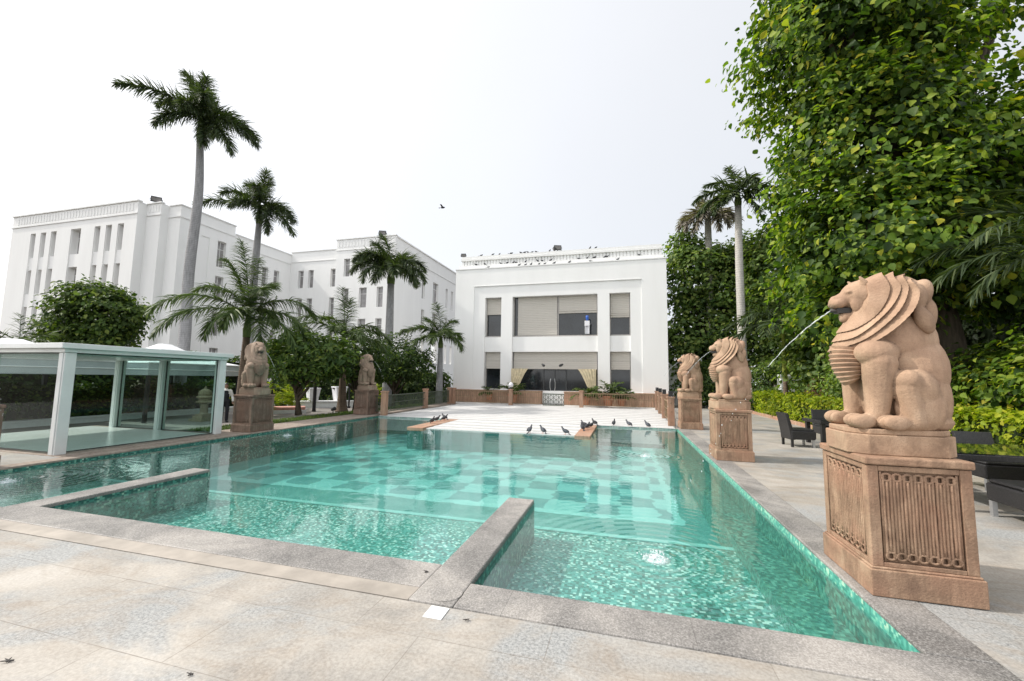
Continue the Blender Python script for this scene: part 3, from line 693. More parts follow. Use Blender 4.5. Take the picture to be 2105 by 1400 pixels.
w3 = [(46.8, 47.6), (49.9, 51.5), (54.0, 54.7), (55.9, 56.6), (57.9, 58.6)]
facade(wl, (-24.75, 0), (0, 1), (1, 0), 40.2, 66, -.6, 17.4, [(a, b, z0, z1, .3) for a, b in w3 for z0, z1 in ((11.6, 14.4), (7.6, 10.2), (3.6, 6.2))])
lb(wl, 'wall', M['white'], WB)
pf = MB(); x = -32.3
while x < -25: pf.box(x, 40.16, 16.6, x + .16, 40.198, 17.35); x += .42
pf.box(-32.6, 40.1, 17.5, -24.65, 40.5, 17.62); pf.box(-24.78, 40.5, 17.4, -24.65, 66, 17.55); pf.box(-32.6, 40.14, 16.2, -24.7, 40.197, 16.3); pf.box(-24.748, 40.2, 15.7, -24.69, 66, 15.82)
pf.box(-39.3, 40.5, 16.55, -32.6, 40.8, 16.65); pf.box(-39.2, 40.54, 15.3, -32.52, 40.597, 15.4)
lb(pf, 'parapet', M['white_trim'], WB)
for a, b in w1:
    for z0, z1 in wf[:3]: lbwin(WB, O, U, N, a, b, z0, z1, .35, 0, 1, pane=M['pane_grey'])
for a, b in w2:
    for z0, z1 in tf[:3]: lbwin(WB, O2, U, N, a, b, z0, z1, .35, 0, 1)
for a, b in w3:
    for z0, z1 in ((11.6, 14.4), (7.6, 10.2)): lbwin(WB, (-24.75, 0), (0, 1), (1, 0), a, b, z0, z1, .3, 1, 1)
floodlight(-41.7, 26.9, 17.25, 1.3, .9, 'black floodlight on the stepped corner of the left hotel roof')
floodlight(-60.6, 27.5, 17.2, 1.2, -1.0, 'black floodlight leaning out at the far left end of the hotel roof')
floodlight(-26.6, 40.4, 17.6, 1.3, .4, 'black floodlight on the hotel tower roof behind the palm')
# ------------------------------------------------------------------ lion statues on fluted pedestals
def cr(pts, n):      # Catmull-Rom through points
    P = [np.array(p, float) for p in pts]; P = [2 * P[0] - P[1]] + P + [2 * P[-1] - P[-2]]; out = []
    m = len(P) - 3
    for k in range(n + 1):
        t = k / n * m; i = min(int(t), m - 1); t -= i; a, b, c, d = P[i:i + 4]
        out.append(.5 * (2 * b + (c - a) * t + (2 * a - 5 * b + 4 * c - d) * t * t + (3 * b - a - 3 * c + d) * t ** 3))
    return np.array(out)
def build_lion():
    """local frame: +x forward (muzzle), +y left, z up from the plinth"""
    b = MB()
    b.ell((-.175, 0, .24), (.262, .262, .40), 22, 14); b.ell((-.175, 0, .48), (.268, .25, .36), 22, 14); b.ell((-.125, 0, .72), (.262, .225, .3), 22, 14)
    b.ell((.1, 0, .64), (.19, .2, .2), 18, 12); b.ell((.02, 0, .95), (.2, .17, .25), 18, 12)
    b.ell((.04, 0, .27), (.11, .17, .28), 14, 10)
    b.ell((-.19, 0, .06), (.25, .255, .11), 18, 8)
    for s in (-1, 1):
        b.ell((.12, s * .17, .62), (.155, .118, .115), 18, 12)                       # shoulder cuff
        b.cap((.105, s * .175, .54), (.14, s * .175, .13), .122, .078, 16)           # fore leg
        b.cap((.13, s * .175, .07), (.235, s * .175, .055), .07, .06, 14)            # paw
        for k in (-1.3, -.43, .43, 1.3): b.ell((.29 - .016 * abs(k), s * .175 + k * .054, .056), (.085, .0285, .058), 14, 10)
        b.ell((-.10, s * .225, .32), (.15, .105, .17), 16, 12); b.ell((-.13, s * .215, .17), (.17, .10, .19), 16, 12)                     # thigh
        b.cap((-.04, s * .245, .385), (-.17, s * .18, .28), .10, .115, 14)
        b.cap((-.03, s * .25, .33), (-.075, s * .245, .07), .088, .075, 14)          # shank
        b.cap((-.09, s * .245, .055), (.05, s * .245, .05), .062, .06, 12)
        for k in (-1.3, -.43, .43, 1.3): b.ell((.10 - .016 * abs(k), s * .245 + k * .052, .054), (.09, .0275, .057), 14, 10)
        b.cap((-.16, s * .24, .42), (-.23, s * .225, .37), .03, .026, 8)
        b.cap((.15, s * .09, .60), (.185, s * .10, .40), .035, .02, 8)
    b.cap((-.38, .02, .045), (-.28, -.2, .05), .045, .035, 10)
    body = remesh(b, 'body', M['lion'], None, .0088, 2)
    toes = []
    for s in (-1, 1):
        for cx, cy, w_ in ((.292, .175, .036), (.10, .245, .034)):
            q = MB()
            for k in (-1, 0, 1): q.ell((cx - .02 * abs(k), s * cy + k * (w_ + .025), .057), (.087, w_, .059), 16, 10)
            toes.append(q.build('paw_toes', M['lion'], None, smooth=True))
    # head
    h = MB()
    h.ell((.11, 0, 1.13), (.17, .13, .15), 18, 12); h.cap((.17, 0, 1.135), (.312, 0, 1.083), .092, .058, 16)
    h.ell((.322, 0, 1.112), (.036, .045, .034), 12, 8)
    for s in (-1, 1):
        h.ell((.305, s * .036, 1.07), (.058, .042, .042), 12, 8); h.cap((.19, s * .07, 1.2), (.262, s * .05, 1.166), .02, .012, 8)
        h.ell((.17, s * .075, 1.06), (.07, .04, .09), 12, 8)
        h.cap((.13, s * .09, 1.235), (.165, s * .098, 1.288), .03, .011, 8)
        h.ell((.245, s * .082, 1.165), (.02, .014, .015), 8, 6)
    h.cap((.16, 0, .95), (.252, 0, .958), .075, .044, 14); h.ell((.262, 0, .938), (.034, .042, .036), 10, 8)
    h.cap((.15, 0, .94), (.18, 0, .88), .07, .06, 10)
    for k in range(5):          # forehead locks
        for s in (-1, 1): a = .02 + .028 * k; h.cap((.16 - a * .6, s * (.05 + .015 * k), 1.265 - .02 * k), (.13 - a * .5, s * (.115 + .006 * k), 1.17 - .035 * k), .014, .012, 6)
    head = remesh(h, 'head', M['lion'], None, .0085, 3)
    # mane: four overlapping collars lofted from ring to ring
    rings = [[(.12, 0, 1.27), (.13, .105, 1.235), (.125, .14, 1.12), (.16, .13, 1.0), (.23, .085, .91), (.275, 0, .885)],
             [(-.035, 0, 1.318), (.02, .12, 1.275), (.005, .165, 1.136), (.085, .155, .962), (.215, .115, .851), (.305, 0, .822)],
             [(-.118, 0, 1.322), (-.045, .145, 1.245), (-.052, .198, 1.138), (.042, .20, .967), (.222, .15, .784), (.345, 0, .742)],
             [(-.2, 0, 1.298), (-.084, .185, 1.236), (-.088, .228, 1.127), (-.004, .235, .946), (.182, .18, .754), (.38, 0, .655)],
             [(-.272, 0, 1.242), (-.118, .215, 1.2), (-.142, .258, 1.09), (-.068, .265, .925), (.125, .215, .736), (.345, 0, .625)]]
    NH = 90
    def ring(ps):
        h_ = cr(ps, NH); m_ = h_[1:-1][::-1] * [1, -1, 1]; return np.vstack([h_, m_])
    RG = [ring(r) for r in rings]; cnt = len(RG[0])
    seq = [RG[0]]
    for k in range(1, 5):
        P0, P1 = seq[-1], RG[k]; cen = np.array([.10, 0, 1.0]) + np.array([-.035, 0, -.02]) * k
        out = P1 - cen; out /= np.linalg.norm(out, axis=1)[:, None]
        ang = np.arange(cnt) / cnt
        groove = .0042 * np.abs(np.sin(ang * PI * 58 + k)) ; scal = .007 * np.abs(np.sin(ang * PI * 58 + k))
        for t in (.12, .35, .6, .82):
            bulge = .004 * math.sin(PI * t) + .026 * t
            seq.append(P0 * (1 - t) + P1 * t + out * (bulge + groove * min(1, t * 2))[:, None] if np.ndim(groove) else P0)
        edge = P1 + out * (.030 - scal)[:, None]
        back = np.array([-.6, 0, -.55])
        seq.append(edge); seq.append(edge - out * .022 + back * .004); 
        nxt = P1 - out * .06 + np.array([.012, 0, .012]) if k < 4 else P1 - out * .10 + np.array([.03, 0, .05])
        seq.append(nxt)
    m = MB(); vs = np.vstack(seq); fs = []
    for i in range(len(seq) - 1):
        for j in range(cnt): fs.append((i * cnt + j, i * cnt + (j + 1) % cnt, (i + 1) * cnt + (j + 1) % cnt, (i + 1) * cnt + j))
    fs.append(tuple(range(cnt))); fs.append(tuple(range((len(seq) - 1) * cnt, len(seq) * cnt)))
    m.add(vs, fs)
    mane = m.build('mane', M['lion'], None, smooth=True)
    sp = mane.modifiers.new('edge', 'EDGE_SPLIT'); sp.split_angle = R(38)
    # rounded locks down the nape
    lk = MB()
    for s in (-1, 0, 1):
        x_ = -.25 - .035 * (s == 0)
        lk.ell((x_ + .015, s * .13, 1.115), (.075, .085, .13), 16, 12, Matrix.Rotation(R(-18), 4, 'Y')); lk.ell((x_ - .012, s * .135, .925), (.062, .082, .15), 16, 12, Matrix.Rotation(R(-8), 4, 'Y'))
    for s in (-1, 1): lk.ell((-.2, s * .215, .885), (.06, .05, .12), 12, 10, Matrix.Rotation(R(20), 4, 'Y')); lk.ell((-.17, s * .19, 1.08), (.07, .06, .12), 12, 10)
    lk.ell((-.15, 0, 1.13), (.15, .19, .17), 18, 12)
    locks = remesh(lk, 'nape_locks', M['lion'], None, .011, 3)
    # ribbed chest ruff
    r = MB(); prof = []; nz = 26
    vs = []; fs = []; nk = 40
    for j in range(nz + 1):
        t = j / nz; z = .375 + .30 * t; rad = math.sin(PI * min(1, .10 + .62 * t)) ** .7 * (.94 + .06 * ((j % 3) - .6))
        for k in range(nk): a = 2 * PI * k / nk; vs.append((.235 + .03 * t + .125 * rad * math.cos(a), .15 * rad * math.sin(a), z - .05 * math.cos(a) * (1 - t) + .02 * math.cos(a)))
    for j in range(nz):
        for k in range(nk): fs.append((j * nk + k, j * nk + (k + 1) % nk, (j + 1) * nk + (k + 1) % nk, (j + 1) * nk + k))
    fs += [tuple(range(nk)), tuple(range(nz * nk, nz * nk + nk))]
    r.add(vs, fs); ruff = r.build('chest_ruff', M['lion'], None, smooth=True)
    e_ = ruff.modifiers.new('edge', 'EDGE_SPLIT'); e_.split_angle = R(34)
    # dark open mouth and pipe
    q = MB(); q.prism([(.17, -.055), (.318, -.036), (.318, .036), (.17, .055)], .985, 1.03); mouth = q.build('mouth', M['spout'], None)
    q = MB(); q.tube([(.22, 0, 1.005), (.36, 0, 1.012)], .017, 10); pipe = q.build('spout_pipe', M['spout'], None, smooth=True)
    return [body, *toes, head, mane, locks, ruff, mouth, pipe]
LION = build_lion()
lion0 = None
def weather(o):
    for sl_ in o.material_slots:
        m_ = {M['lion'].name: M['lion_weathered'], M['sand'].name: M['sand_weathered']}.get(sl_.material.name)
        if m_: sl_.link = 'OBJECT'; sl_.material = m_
def place_lion(x, y, z, rz, label):
    global lion0
    t = thing('lion_statue', label, 'lion statue', (x, y, z), rz, 'sandstone fountain lions around the pool')
    if lion0 is None:
        for o in LION: o.parent = t
        lion0 = t
    else:
        for o in lion0.children:
            c = o.copy(); col.objects.link(c); c.parent = t
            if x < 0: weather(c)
    return t

PW, PD = .68, .78     # pedestal plan size
def flutes(u0, u1, z0, z1):
    """carved panel in the x-z plane facing -y: upright ribs in pairs joined by rings"""
    b = MB(); n = 7; st = (u1 - u0) / n
    for i in range(n):
        c = u0 + st * (i + .5)
        for dx in (-.33, 0, .33):
            x = c + dx * st * 1.0 + random.uniform(-.001, .001); zz1 = z1 - (.062 if abs(dx) < .1 else .008); zz0 = z0 + (.062 if abs(dx) < .1 else .008)
            pts = []; nseg = 10
            b.tube([(x + random.uniform(-.0015, .0015), -.004, zz0 + (zz1 - zz0) * k / nseg) for k in range(nseg + 1)], [.0112 * random.uniform(.9, 1.1) for _ in range(nseg + 1)], 6)
        for zc in (z1 - .032, z0 + .032):
            b.tube([(c + .030 * math.cos(2 * PI * k / 16), -.006, zc + .027 * math.sin(2 * PI * k / 16)) for k in range(17)], .0095, 6)
    for xx in (u0 - .004, u1 + .004): b.box(xx - .006, -.008, z0 - .01, xx + .006, .01, z1 + .01)
    return b
def build_pedestal():
    """local origin = centre of base; long side along y"""
    parts = []; hx, hy = PW / 2, PD / 2
    b = MB(); b.box(-hx - .012, -hy - .012, 0, hx + .012, hy + .012, .195); b.box(-hx + .0, -hy, .195, hx, hy, .212); parts.append(b.build('base_block', M['sand'], None, bevel=.008))
    b = MB(); b.box(-hx + .044, -hy + .044, .212, hx - .044, hy - .044, .97)
    for sx in (-1, 1):
        for sy in (-1, 1):
            x0, x1 = sorted((sx * (hx - .012), sx * (hx - .085))); y0, y1 = sorted((sy * (hy - .012), sy * (hy - .085))); b.box(x0, y0, .213, x1, y1, .965)
    b.box(-hx + .086, -hy + .013, .213, hx - .086, hy - .013, .245); b.box(-hx + .086, -hy + .013, .925, hx - .086, hy - .013, .965)
    b.box(-hx + .013, -hy + .086, .2135, hx - .013, hy - .086, .246); b.box(-hx + .013, -hy + .086, .926, hx - .013, hy - .086, .9655)
    parts.append(b.build('shaft', M['sand'], None, bevel=.005))
    for rz, half, off in ((0, hx, hy), (PI, hx, hy), (-PI / 2, hy, hx), (PI / 2, hy, hx)):
        f = flutes(-half + .105, half - .105, .262, .91).build('fluted_panel', M['sand'], None, smooth=True); f.rotation_euler = (0, 0, rz)
        f.location = (math.sin(rz) * (off - .028), -math.cos(rz) * (off - .028), 0); parts.append(f)
    b = MB(); b.box(-hx - .005, -hy - .005, .971, hx + .005, hy + .005, 1.03); parts.append(b.build('cap_slab', M['sand'], None, bevel=.012))
    b = MB(); c = .11; X, Y = hx + .03, hy - .1
    oc = lambda e: [(-X + c - e, -Y - e), (X - c + e, -Y - e), (X + e, -Y + c - e), (X + e, Y - c + e), (X - c + e, Y + e), (-X + c - e, Y + e), (-X - e, Y - c + e), (-X - e, -Y + c - e)]
    b.prism(oc(0), 1.031, 1.19); b.prism(oc(-.02), 1.191, 1.235); parts.append(b.build('upper_plinth', M['lion'], None, bevel=.008))
    return parts
PED = build_pedestal(); ped0 = None
def place_ped(x, y, rz, label):
    global ped0
    t = thing('pedestal', label, 'pedestal', (x, y, .006), rz, 'fluted sandstone pedestals around the pool')
    if ped0 is None:
        for o in PED: o.parent = t
        ped0 = t
    else:
        for o in ped0.children:
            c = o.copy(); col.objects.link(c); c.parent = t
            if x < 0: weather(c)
place_ped(2.145, 4.30, 0, 'large fluted sandstone pedestal nearest the camera, right of the pool')
place_ped(2.145, 9.84, 0, 'fluted sandstone pedestal in the middle of the right side of the pool')
place_ped(2.145, 15.5, 0, 'sandstone pedestal at the far right corner of the pool beside the fence')
place_ped(-10.38, 9.72, PI, 'weathered brownish pedestal on the left of the pool beside the glass enclosure')
place_ped(-10.75, 15.7, PI, 'dark weathered pedestal at the far left of the pool by the fence')
place_ped(-10.42, 4.17, PI, 'pedestal cut off by the left edge of the picture in front of the glass enclosure')
LZ = 1.24
place_lion(2.15, 4.30, LZ, PI, 'large seated stone lion nearest the camera, on the right, spouting water over the pool')
place_lion(2.15, 9.84, LZ, PI, 'seated stone lion in the middle of the three on the right of the pool')
place_lion(2.15, 15.5, LZ, PI, 'seated stone lion farthest away on the right, by the corner of the pavilion')
place_lion(-10.4, 9.72, LZ, -.42, 'seated stone lion between the glass enclosure and the frangipani on the left')
place_lion(-10.78, 15.7, LZ, -.42, 'small far seated stone lion on the left in front of the dark frangipani')
place_lion(-10.42, 4.17, LZ, 0, 'stone lion mostly cut off at the left edge of the picture')

def jet(x, y, s, land, label, z0=2.25, seed=1):
    rnd = random.Random(seed)
    t = thing('water_jet', label, 'water jet', (x, y, z0), 0, 'water jets from the lions')
    L = land - x; zt = -.07 - z0
    f = lambda u: Vector((L * u, 0, s * abs(L) * u + (zt - s * abs(L)) * u * u))
    q = MB(); nn = 22; ue = .34
    q.tube([f(ue * k / nn) + Vector((0, rnd.uniform(-.004, .004), rnd.uniform(-.004, .004))) for k in range(nn + 1)], [.0048 * (1 - .45 * k / nn) * rnd.uniform(.8, 1.2) for k in range(nn + 1)], 7)
    q.build('stream', M['jet'], t, smooth=True)
    q = MB()
    for k in range(34):
        u = ue - .03 + (1 - ue) * (k + rnd.random()) / 34; r = rnd.uniform(.0015, .0045)
        q.ell(f(u) + Vector((rnd.gauss(0, .012), rnd.gauss(0, .012), rnd.gauss(0, .012))), (r, r, r * rnd.uniform(1.2, 2.6)), 6, 5)
    q.build('droplets', M['jet'], t, smooth=True)
    q = MB(); c = f(1)
    for k in range(150):
        a = rnd.uniform(0, 2 * PI); d = abs(rnd.gauss(0, .06)); r = rnd.uniform(.002, .0075)
        q.ell(c + Vector((d * math.cos(a) * 1.3, d * math.sin(a) * 1.3, .006 + max(0, rnd.gauss(.012, .03)) * (1 - d * 4 if d < .25 else 0))), (r * 1.3, r * 1.3, r), 6, 4)
    q.lathe([(.0, .004), (.05, .006), (.09, .003), (.13, -.004)], c, 18)
    q.build('splash', M['jet'], t, smooth=True)
jet(1.79, 4.30, -.69, .27, 'thin arc of water from the nearest lion on the right, splashing in the near pool', 2.25, seed=3)
jet(1.79, 9.84, -.69, .42, 'arc of water from the middle lion on the right', seed=4)
jet(1.79, 15.5, -.69, .45, 'arc of water from the farthest lion on the right', seed=5)
jet(-10.04, 9.68, -.69, -9.1, 'arc of water from the lion beside the glass enclosure on the left', seed=6)
jet(-10.42, 15.66, -.69, -9.45, 'arc of water from the far left lion', seed=7)
jet(-10.06, 4.2, -.69, -9.05, 'beaded stream of water falling at the left edge in front of the glass', seed=8)
# ------------------------------------------------------------------ vegetation
def leaves(name, C, D, mat, parent, per, spread, size, up=.55, droop=.35, jit=.6, wid=.34, seed=0, fold=.10, kind=None):
    """C cluster centres, D outward directions: one mesh of small folded leaves"""
    rg = np.random.default_rng(seed); C = np.asarray(C, float); D = np.asarray(D, float)
    C = np.repeat(C, per, 0); D = np.repeat(D, per, 0); n = len(C)
    off = rg.normal(size=(n, 3)) * spread; off[:, 2] *= .55; C = C + off
    nr = D * .6 + np.array([0, 0, up]) + rg.normal(size=(n, 3)) * jit * .6; nr /= np.linalg.norm(nr, axis=1)[:, None] + 1e-9
    ax = rg.normal(size=(n, 3)) + D * .7 + np.array([0, 0, -droop]) * 1.6; ax -= (ax * nr).sum(1)[:, None] * nr; ax /= np.linalg.norm(ax, axis=1)[:, None] + 1e-9
    sd = np.cross(nr, ax); s = size * rg.uniform(.5, 1.3, n)[:, None]
    q = lambda u, w_, h_: C + ax * s * u + sd * s * wid * w_ + nr * s * h_
    V = np.stack([C, q(.22, .8, fold), q(.5, 1, fold), q(.78, .55, fold * .3), q(1.02, 0, -.16), q(.78, -.55, fold * .3), q(.5, -1, fold), q(.22, -.8, fold), q(.5, 0, -.02)], 1).reshape(-1, 3)
    base = np.arange(n)[:, None] * 9
    F = np.concatenate([base + [0, 8, 2, 1], base + [8, 4, 3, 2], base + [8, 6, 5, 4], base + [0, 7, 6, 8]], 1).reshape(-1, 4)
    return np_mesh(name, V, F, mat, parent, kind)
def np_mesh(name, V, F, mat, parent, kind=None):
    me = bpy.data.meshes.new(name); me.vertices.add(len(V)); me.vertices.foreach_set('co', V.astype('f4').ravel())
    k = F.shape[1]; me.loops.add(F.size); me.loops.foreach_set('vertex_index', F.astype('i4').ravel())
    me.polygons.add(len(F)); me.polygons.foreach_set('loop_start', (np.arange(len(F)) * k).astype('i4')); me.polygons.foreach_set('loop_total', np.full(len(F), k, 'i4'))
    me.update(calc_edges=True); me.validate(); me.materials.append(mat)
    o = link(bpy.data.objects.new(name, me)); o.parent = parent
    if kind: o['kind'] = kind
    return o
def blob_points(blobs, n, seed, lo=.72, hi=1.06, lump=.16):
    """cluster points near the surface of a union of ellipsoids, with lumps"""
    rg = np.random.default_rng(seed); P = []; D = []
    ar = np.array([(r[0] * r[1] + r[1] * r[2] + r[0] * r[2]) for c, r in blobs]); cntr = rg.multinomial(n, ar / ar.sum())
    for (c, r), k in zip(blobs, cntr):
        d = rg.normal(size=(k, 3)); d /= np.linalg.norm(d, axis=1)[:, None]
        ph = rg.uniform(0, 6, 3)
        lm = 1 + lump * (np.sin(d[:, 0] * 6 + ph[0]) * np.sin(d[:, 1] * 5 + ph[1]) + np.sin(d[:, 2] * 7 + ph[2]) * .7)
        rad = rg.uniform(lo, hi, k) * lm
        P.append(np.array(c) + d * rad[:, None] * np.array(r)); nn = d / np.array(r); D.append(nn / np.linalg.norm(nn, axis=1)[:, None])
    P = np.vstack(P); D = np.vstack(D); keep = np.ones(len(P), bool)
    for c, r in blobs: keep &= (((P - np.array(c)) / np.array(r)) ** 2).sum(1) > .36
    return P[keep], D[keep]
def tree(name, label, cat, loc, blobs, ncl, per, spread, size, lmat, trunk, tr, seed, limbs=True, group=None, wid=.34, droop=.35, up=.55, tmat=None, stems=None, inner=.25):
    """blobs relative to loc; trunk = list of points, tr = radii"""
    t = thing(name, label, cat, loc, 0, group)
    P, D = blob_points(blobs, ncl, seed, .62, 1.04, .26 if ncl > 2200 else .2)
    leaves('crown', P, D, M[lmat], t, per, spread, size, up, droop, seed=seed, wid=wid)
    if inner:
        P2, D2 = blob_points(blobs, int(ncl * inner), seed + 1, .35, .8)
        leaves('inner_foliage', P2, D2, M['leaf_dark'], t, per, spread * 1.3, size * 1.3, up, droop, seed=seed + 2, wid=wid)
    b = MB(); rd = random.Random(seed)
    if trunk:
        b.tube(trunk, tr, 10); top = Vector(trunk[-1])
        if limbs:
            for c, r in blobs:
                for k in range(5):
                    e = Vector(c) + Vector((rd.uniform(-.6, .6) * r[0], rd.uniform(-.6, .6) * r[1], rd.uniform(-.3, .6) * r[2]))
                    s_ = Vector(trunk[-2]).lerp(top, rd.uniform(.3, 1)); mid = s_.lerp(e, .5) + Vector((rd.uniform(-.1, .1), rd.uniform(-.1, .1), rd.uniform(0, .15))) * (e - s_).length
                    b.tube([s_, mid, e], [tr[-1] * .7, tr[-1] * .4, tr[-1] * .12], 6)
        b.build('trunk', tmat or M['bark'], t, smooth=True)
    return t

def frond(az, el, L, droop, nl, ll, seed, mat, parent, origin, wd=.022, plume=.5, hang=.55, start=.12):
    """one palm frond: curved rachis with two rows of drooping leaflets"""
    rg = np.random.default_rng(seed); K = 26; s = np.linspace(0, 1, K)
    ang = el - droop * s ** 1.35; dl = L / (K - 1)
    r = np.concatenate([[0], np.cumsum(np.cos(ang[:-1]) * dl)]); z = np.concatenate([[0], np.cumsum(np.sin(ang[:-1]) * dl)])
    bend = rg.uniform(-.12, .12) * L * s ** 2
    ca, sa = math.cos(az), math.sin(az)
    X = np.stack([r * ca - bend * sa, r * sa + bend * ca, z], 1) + np.array(origin)
    b = MB(); b.tube([tuple(p) for p in X], [max(.032 * L / 3.2 * (1 - .9 * t), .004) for t in s], 5)
    V = []; F = []
    for sgn in (-1, 1):
        for i in range(nl):
            u = start + (1 - start) * (i + rg.random()) / nl; k = u * (K - 1); a = int(min(k, K - 2)); f = k - a
            p = X[a] * (1 - f) + X[a + 1] * f; tg = X[a + 1] - X[a]; tg /= np.linalg.norm(tg)
            lat = np.array([-sa, ca, 0]) * sgn; upv = np.cross(tg, lat) * sgn; upv = upv if upv[2] > 0 else -upv
            fwd = .35 + .75 * u
            d = lat * (1 - .35 * u) + tg * fwd + upv * (rg.normal() * plume); d /= np.linalg.norm(d)
            le = ll * (math.sin(PI * (.16 + .78 * u)) ** .55) * rg.uniform(.8, 1.12); w = wd * rg.uniform(.8, 1.2)
            side = np.cross(d, np.array([0, 0, 1])); side /= np.linalg.norm(side) + 1e-6
            side = side * .75 + upv * rg.normal() * .5; side /= np.linalg.norm(side)
            q = p.copy(); base = len(V); S = 4
            for j in range(S + 1):
                ww = w * (1.0, 1.15, .95, .6, .08)[j]
                V += [q + side * ww, q - side * ww]
                d2 = d + np.array([0, 0, -1]) * hang * ((j + 1) / S) ** 1.2 * (.6 + .6 * rg.random()); d2 /= np.linalg.norm(d2); q = q + d2 * le / S
            for j in range(S): F.append((base + 2 * j, base + 2 * j + 1, base + 2 * j + 3, base + 2 * j + 2))
    b.add([tuple(v) for v in V], F)
    return b.build('frond', mat, parent)
def palm(label, base, pts, rad, crown, fr, seed, lmat='palm_leaf', tmat='palm_trunk', shaft=0, shmat='shaft', group='palms around the pool', nl=46, az0=0, ll=.62, wd=.022, plume=.5, hang=.55, name='palm_tree'):
    """fr: list of (screen angle deg, elevation deg, length, droop deg); screen angle 0 = photo right, 270 = towards the camera"""
    t = thing(name, label, 'palm tree', base, 0, group)
    b = MB(); b.tube(cr(pts, 18).tolist(), [float(x) for x in np.interp(np.linspace(0, 1, 19), np.linspace(0, 1, len(rad)), rad)], 14); b.build('trunk', M[tmat], t, smooth=True)
    top = Vector(pts[-1])
    if shaft:
        q = MB(); r_ = rad[-1]; q.tube([top - Vector((0, 0, .02)), top + Vector((0, 0, shaft * .3)), top + Vector((0, 0, shaft))], [r_ * 1.08, r_ * 1.2, r_ * .55], 12); q.build('crownshaft', M[shmat], t, smooth=True); top = top + Vector((0, 0, shaft * .92))
    for i, (a, e, L, d) in enumerate(fr):
        frond(R(a) + az0, R(e), L, R(d), nl, ll, seed * 100 + i, M[lmat], t, top + Vector((0, 0, random.uniform(-.1, .1))), wd, plume, hang)
    return t
def scr(x, y): return math.atan2(y, x) - PI / 2     # azimuth of "photo right" seen from the camera
def place_palm(label, x, y, zb, *a, **k): return palm(label, (x, y, zb), *a, az0=scr(x, y), **k)

# tall royal palms on the left
place_palm('tallest grey royal palm rising behind the glass enclosure, left of the other palms', -24.2, 17.6, -.5,
     [(0, 0, 0), (.1, .05, 4), (.05, 0, 8), (.12, .1, 12.5), (.0, .0, 16.0)], [.32, .29, .27, .23, .18],
     None, [(182, 24, 3.9, 50), (203, -14, 3.0, 60), (125, 74, 3.5, 28), (100, 80, 3.3, 20), (40, 52, 3.0, 85), (8, 30, 3.2, 80), (335, 0, 3.4, 60), (310, -28, 3.2, 48), (280, -50, 2.6, 35), (270, 35, 2.6, 85), (150, 45, 2.7, 80), (240, 15, 2.4, 80), (70, 30, 2.6, 70), (75, 62, 3.0, 40)],
     11, shaft=1.6, ll=.95, wd=.026, nl=150, plume=.75, hang=.7)
place_palm('second tall grey palm, right of the tallest one and rising behind a young palm', -26.5, 24, -.5,
     [(0, 0, 0), (.0, 0, 6), (.05, 0, 11), (.1, 0, 13.4)], [.30, .27, .24, .2],
     None, [(180, 6, 4.0, 40), (152, 48, 3.3, 70), (95, 82, 3.4, 15), (80, 76, 3.2, 30), (28, 36, 2.7, 75), (345, 4, 2.6, 60), (326, -18, 3.7, 48), (300, -42, 2.8, 40), (270, -20, 2.2, 60), (215, 15, 2.4, 80), (262, 45, 2.5, 80), (125, 66, 2.6, 40)],
     12, shaft=1.5, ll=.95, wd=.026, nl=140, plume=.75, hang=.7)
place_palm('young feather palm with wide arching fronds right behind the left stone lion', -14.6, 13, -.3,
     [(0, 0, 0), (.05, 0, 1.8), (.1, 0, 3.4)], [.19, .15, .125],
     None, [(176, 40, 3.5, 107), (200, 18, 3.3, 92), (150, 62, 2.6, 94), (112, 84, 3.3, 20), (88, 80, 3.0, 34), (50, 70, 2.6, 74), (12, 50, 3.0, 117), (345, 28, 2.6, 117), (318, 5, 2.9, 100), (290, -5, 2.6, 82), (250, 25, 2.2, 117), (280, 60, 2.2, 99), (225, 5, 2.2, 92), (60, 35, 2.4, 102), (140, 76, 2.8, 39)],
     13, lmat='palm_leaf_young', tmat='palm_trunk_brown', shaft=.9, ll=.72, wd=.017, nl=110, plume=.4, hang=.85)
place_palm('thick mid-height palm with drooping fronds in front of the hotel tower', -16.2, 26, -.5,
     [(0, 0, 0), (.0, 0, 4), (-.05, 0, 8.8)], [.36, .30, .24],
     None, [(150, 55, 3.18, 90), (110, 78, 3.44, 40), (55, 62, 3.27, 90), (20, 50, 3.10, 110), (190, 25, 3.10, 95), (215, 15, 2.92, 110), (175, 45, 3.01, 105), (345, 22, 3.01, 105), (320, 5, 2.92, 85), (275, 15, 2.75, 95), (245, 0, 2.75, 80), (300, 35, 2.92, 115), (90, 45, 2.84, 90), (30, 20, 2.75, 90), (130, 70, 3.10, 50), (205, 45, 3.18, 110)],
     14, shaft=1.2, ll=0.90, wd=.028, nl=125, plume=.6)
place_palm('short young palm growing from the lawn between the two left lions', -12.63, 16.55, -.02,
     [(0, 0, 0), (.0, 0, .35), (-.03, 0, 1.6), (-.05, 0, 2.7)], [.30, .21, .13, .10],
     None, [(165, 58, 2.9, 105), (182, 42, 2.7, 95), (100, 84, 2.7, 25), (70, 78, 2.5, 45), (30, 52, 2.3, 100), (8, 35, 2.5, 95), (345, 20, 2.2, 80), (250, 45, 2.0, 100), (300, 40, 2.0, 105), (130, 65, 2.2, 80)],
     15, lmat='palm_leaf_young', tmat='palm_trunk_brown', shaft=.7, ll=.68, wd=.018, nl=80, plume=.35, hang=.75)
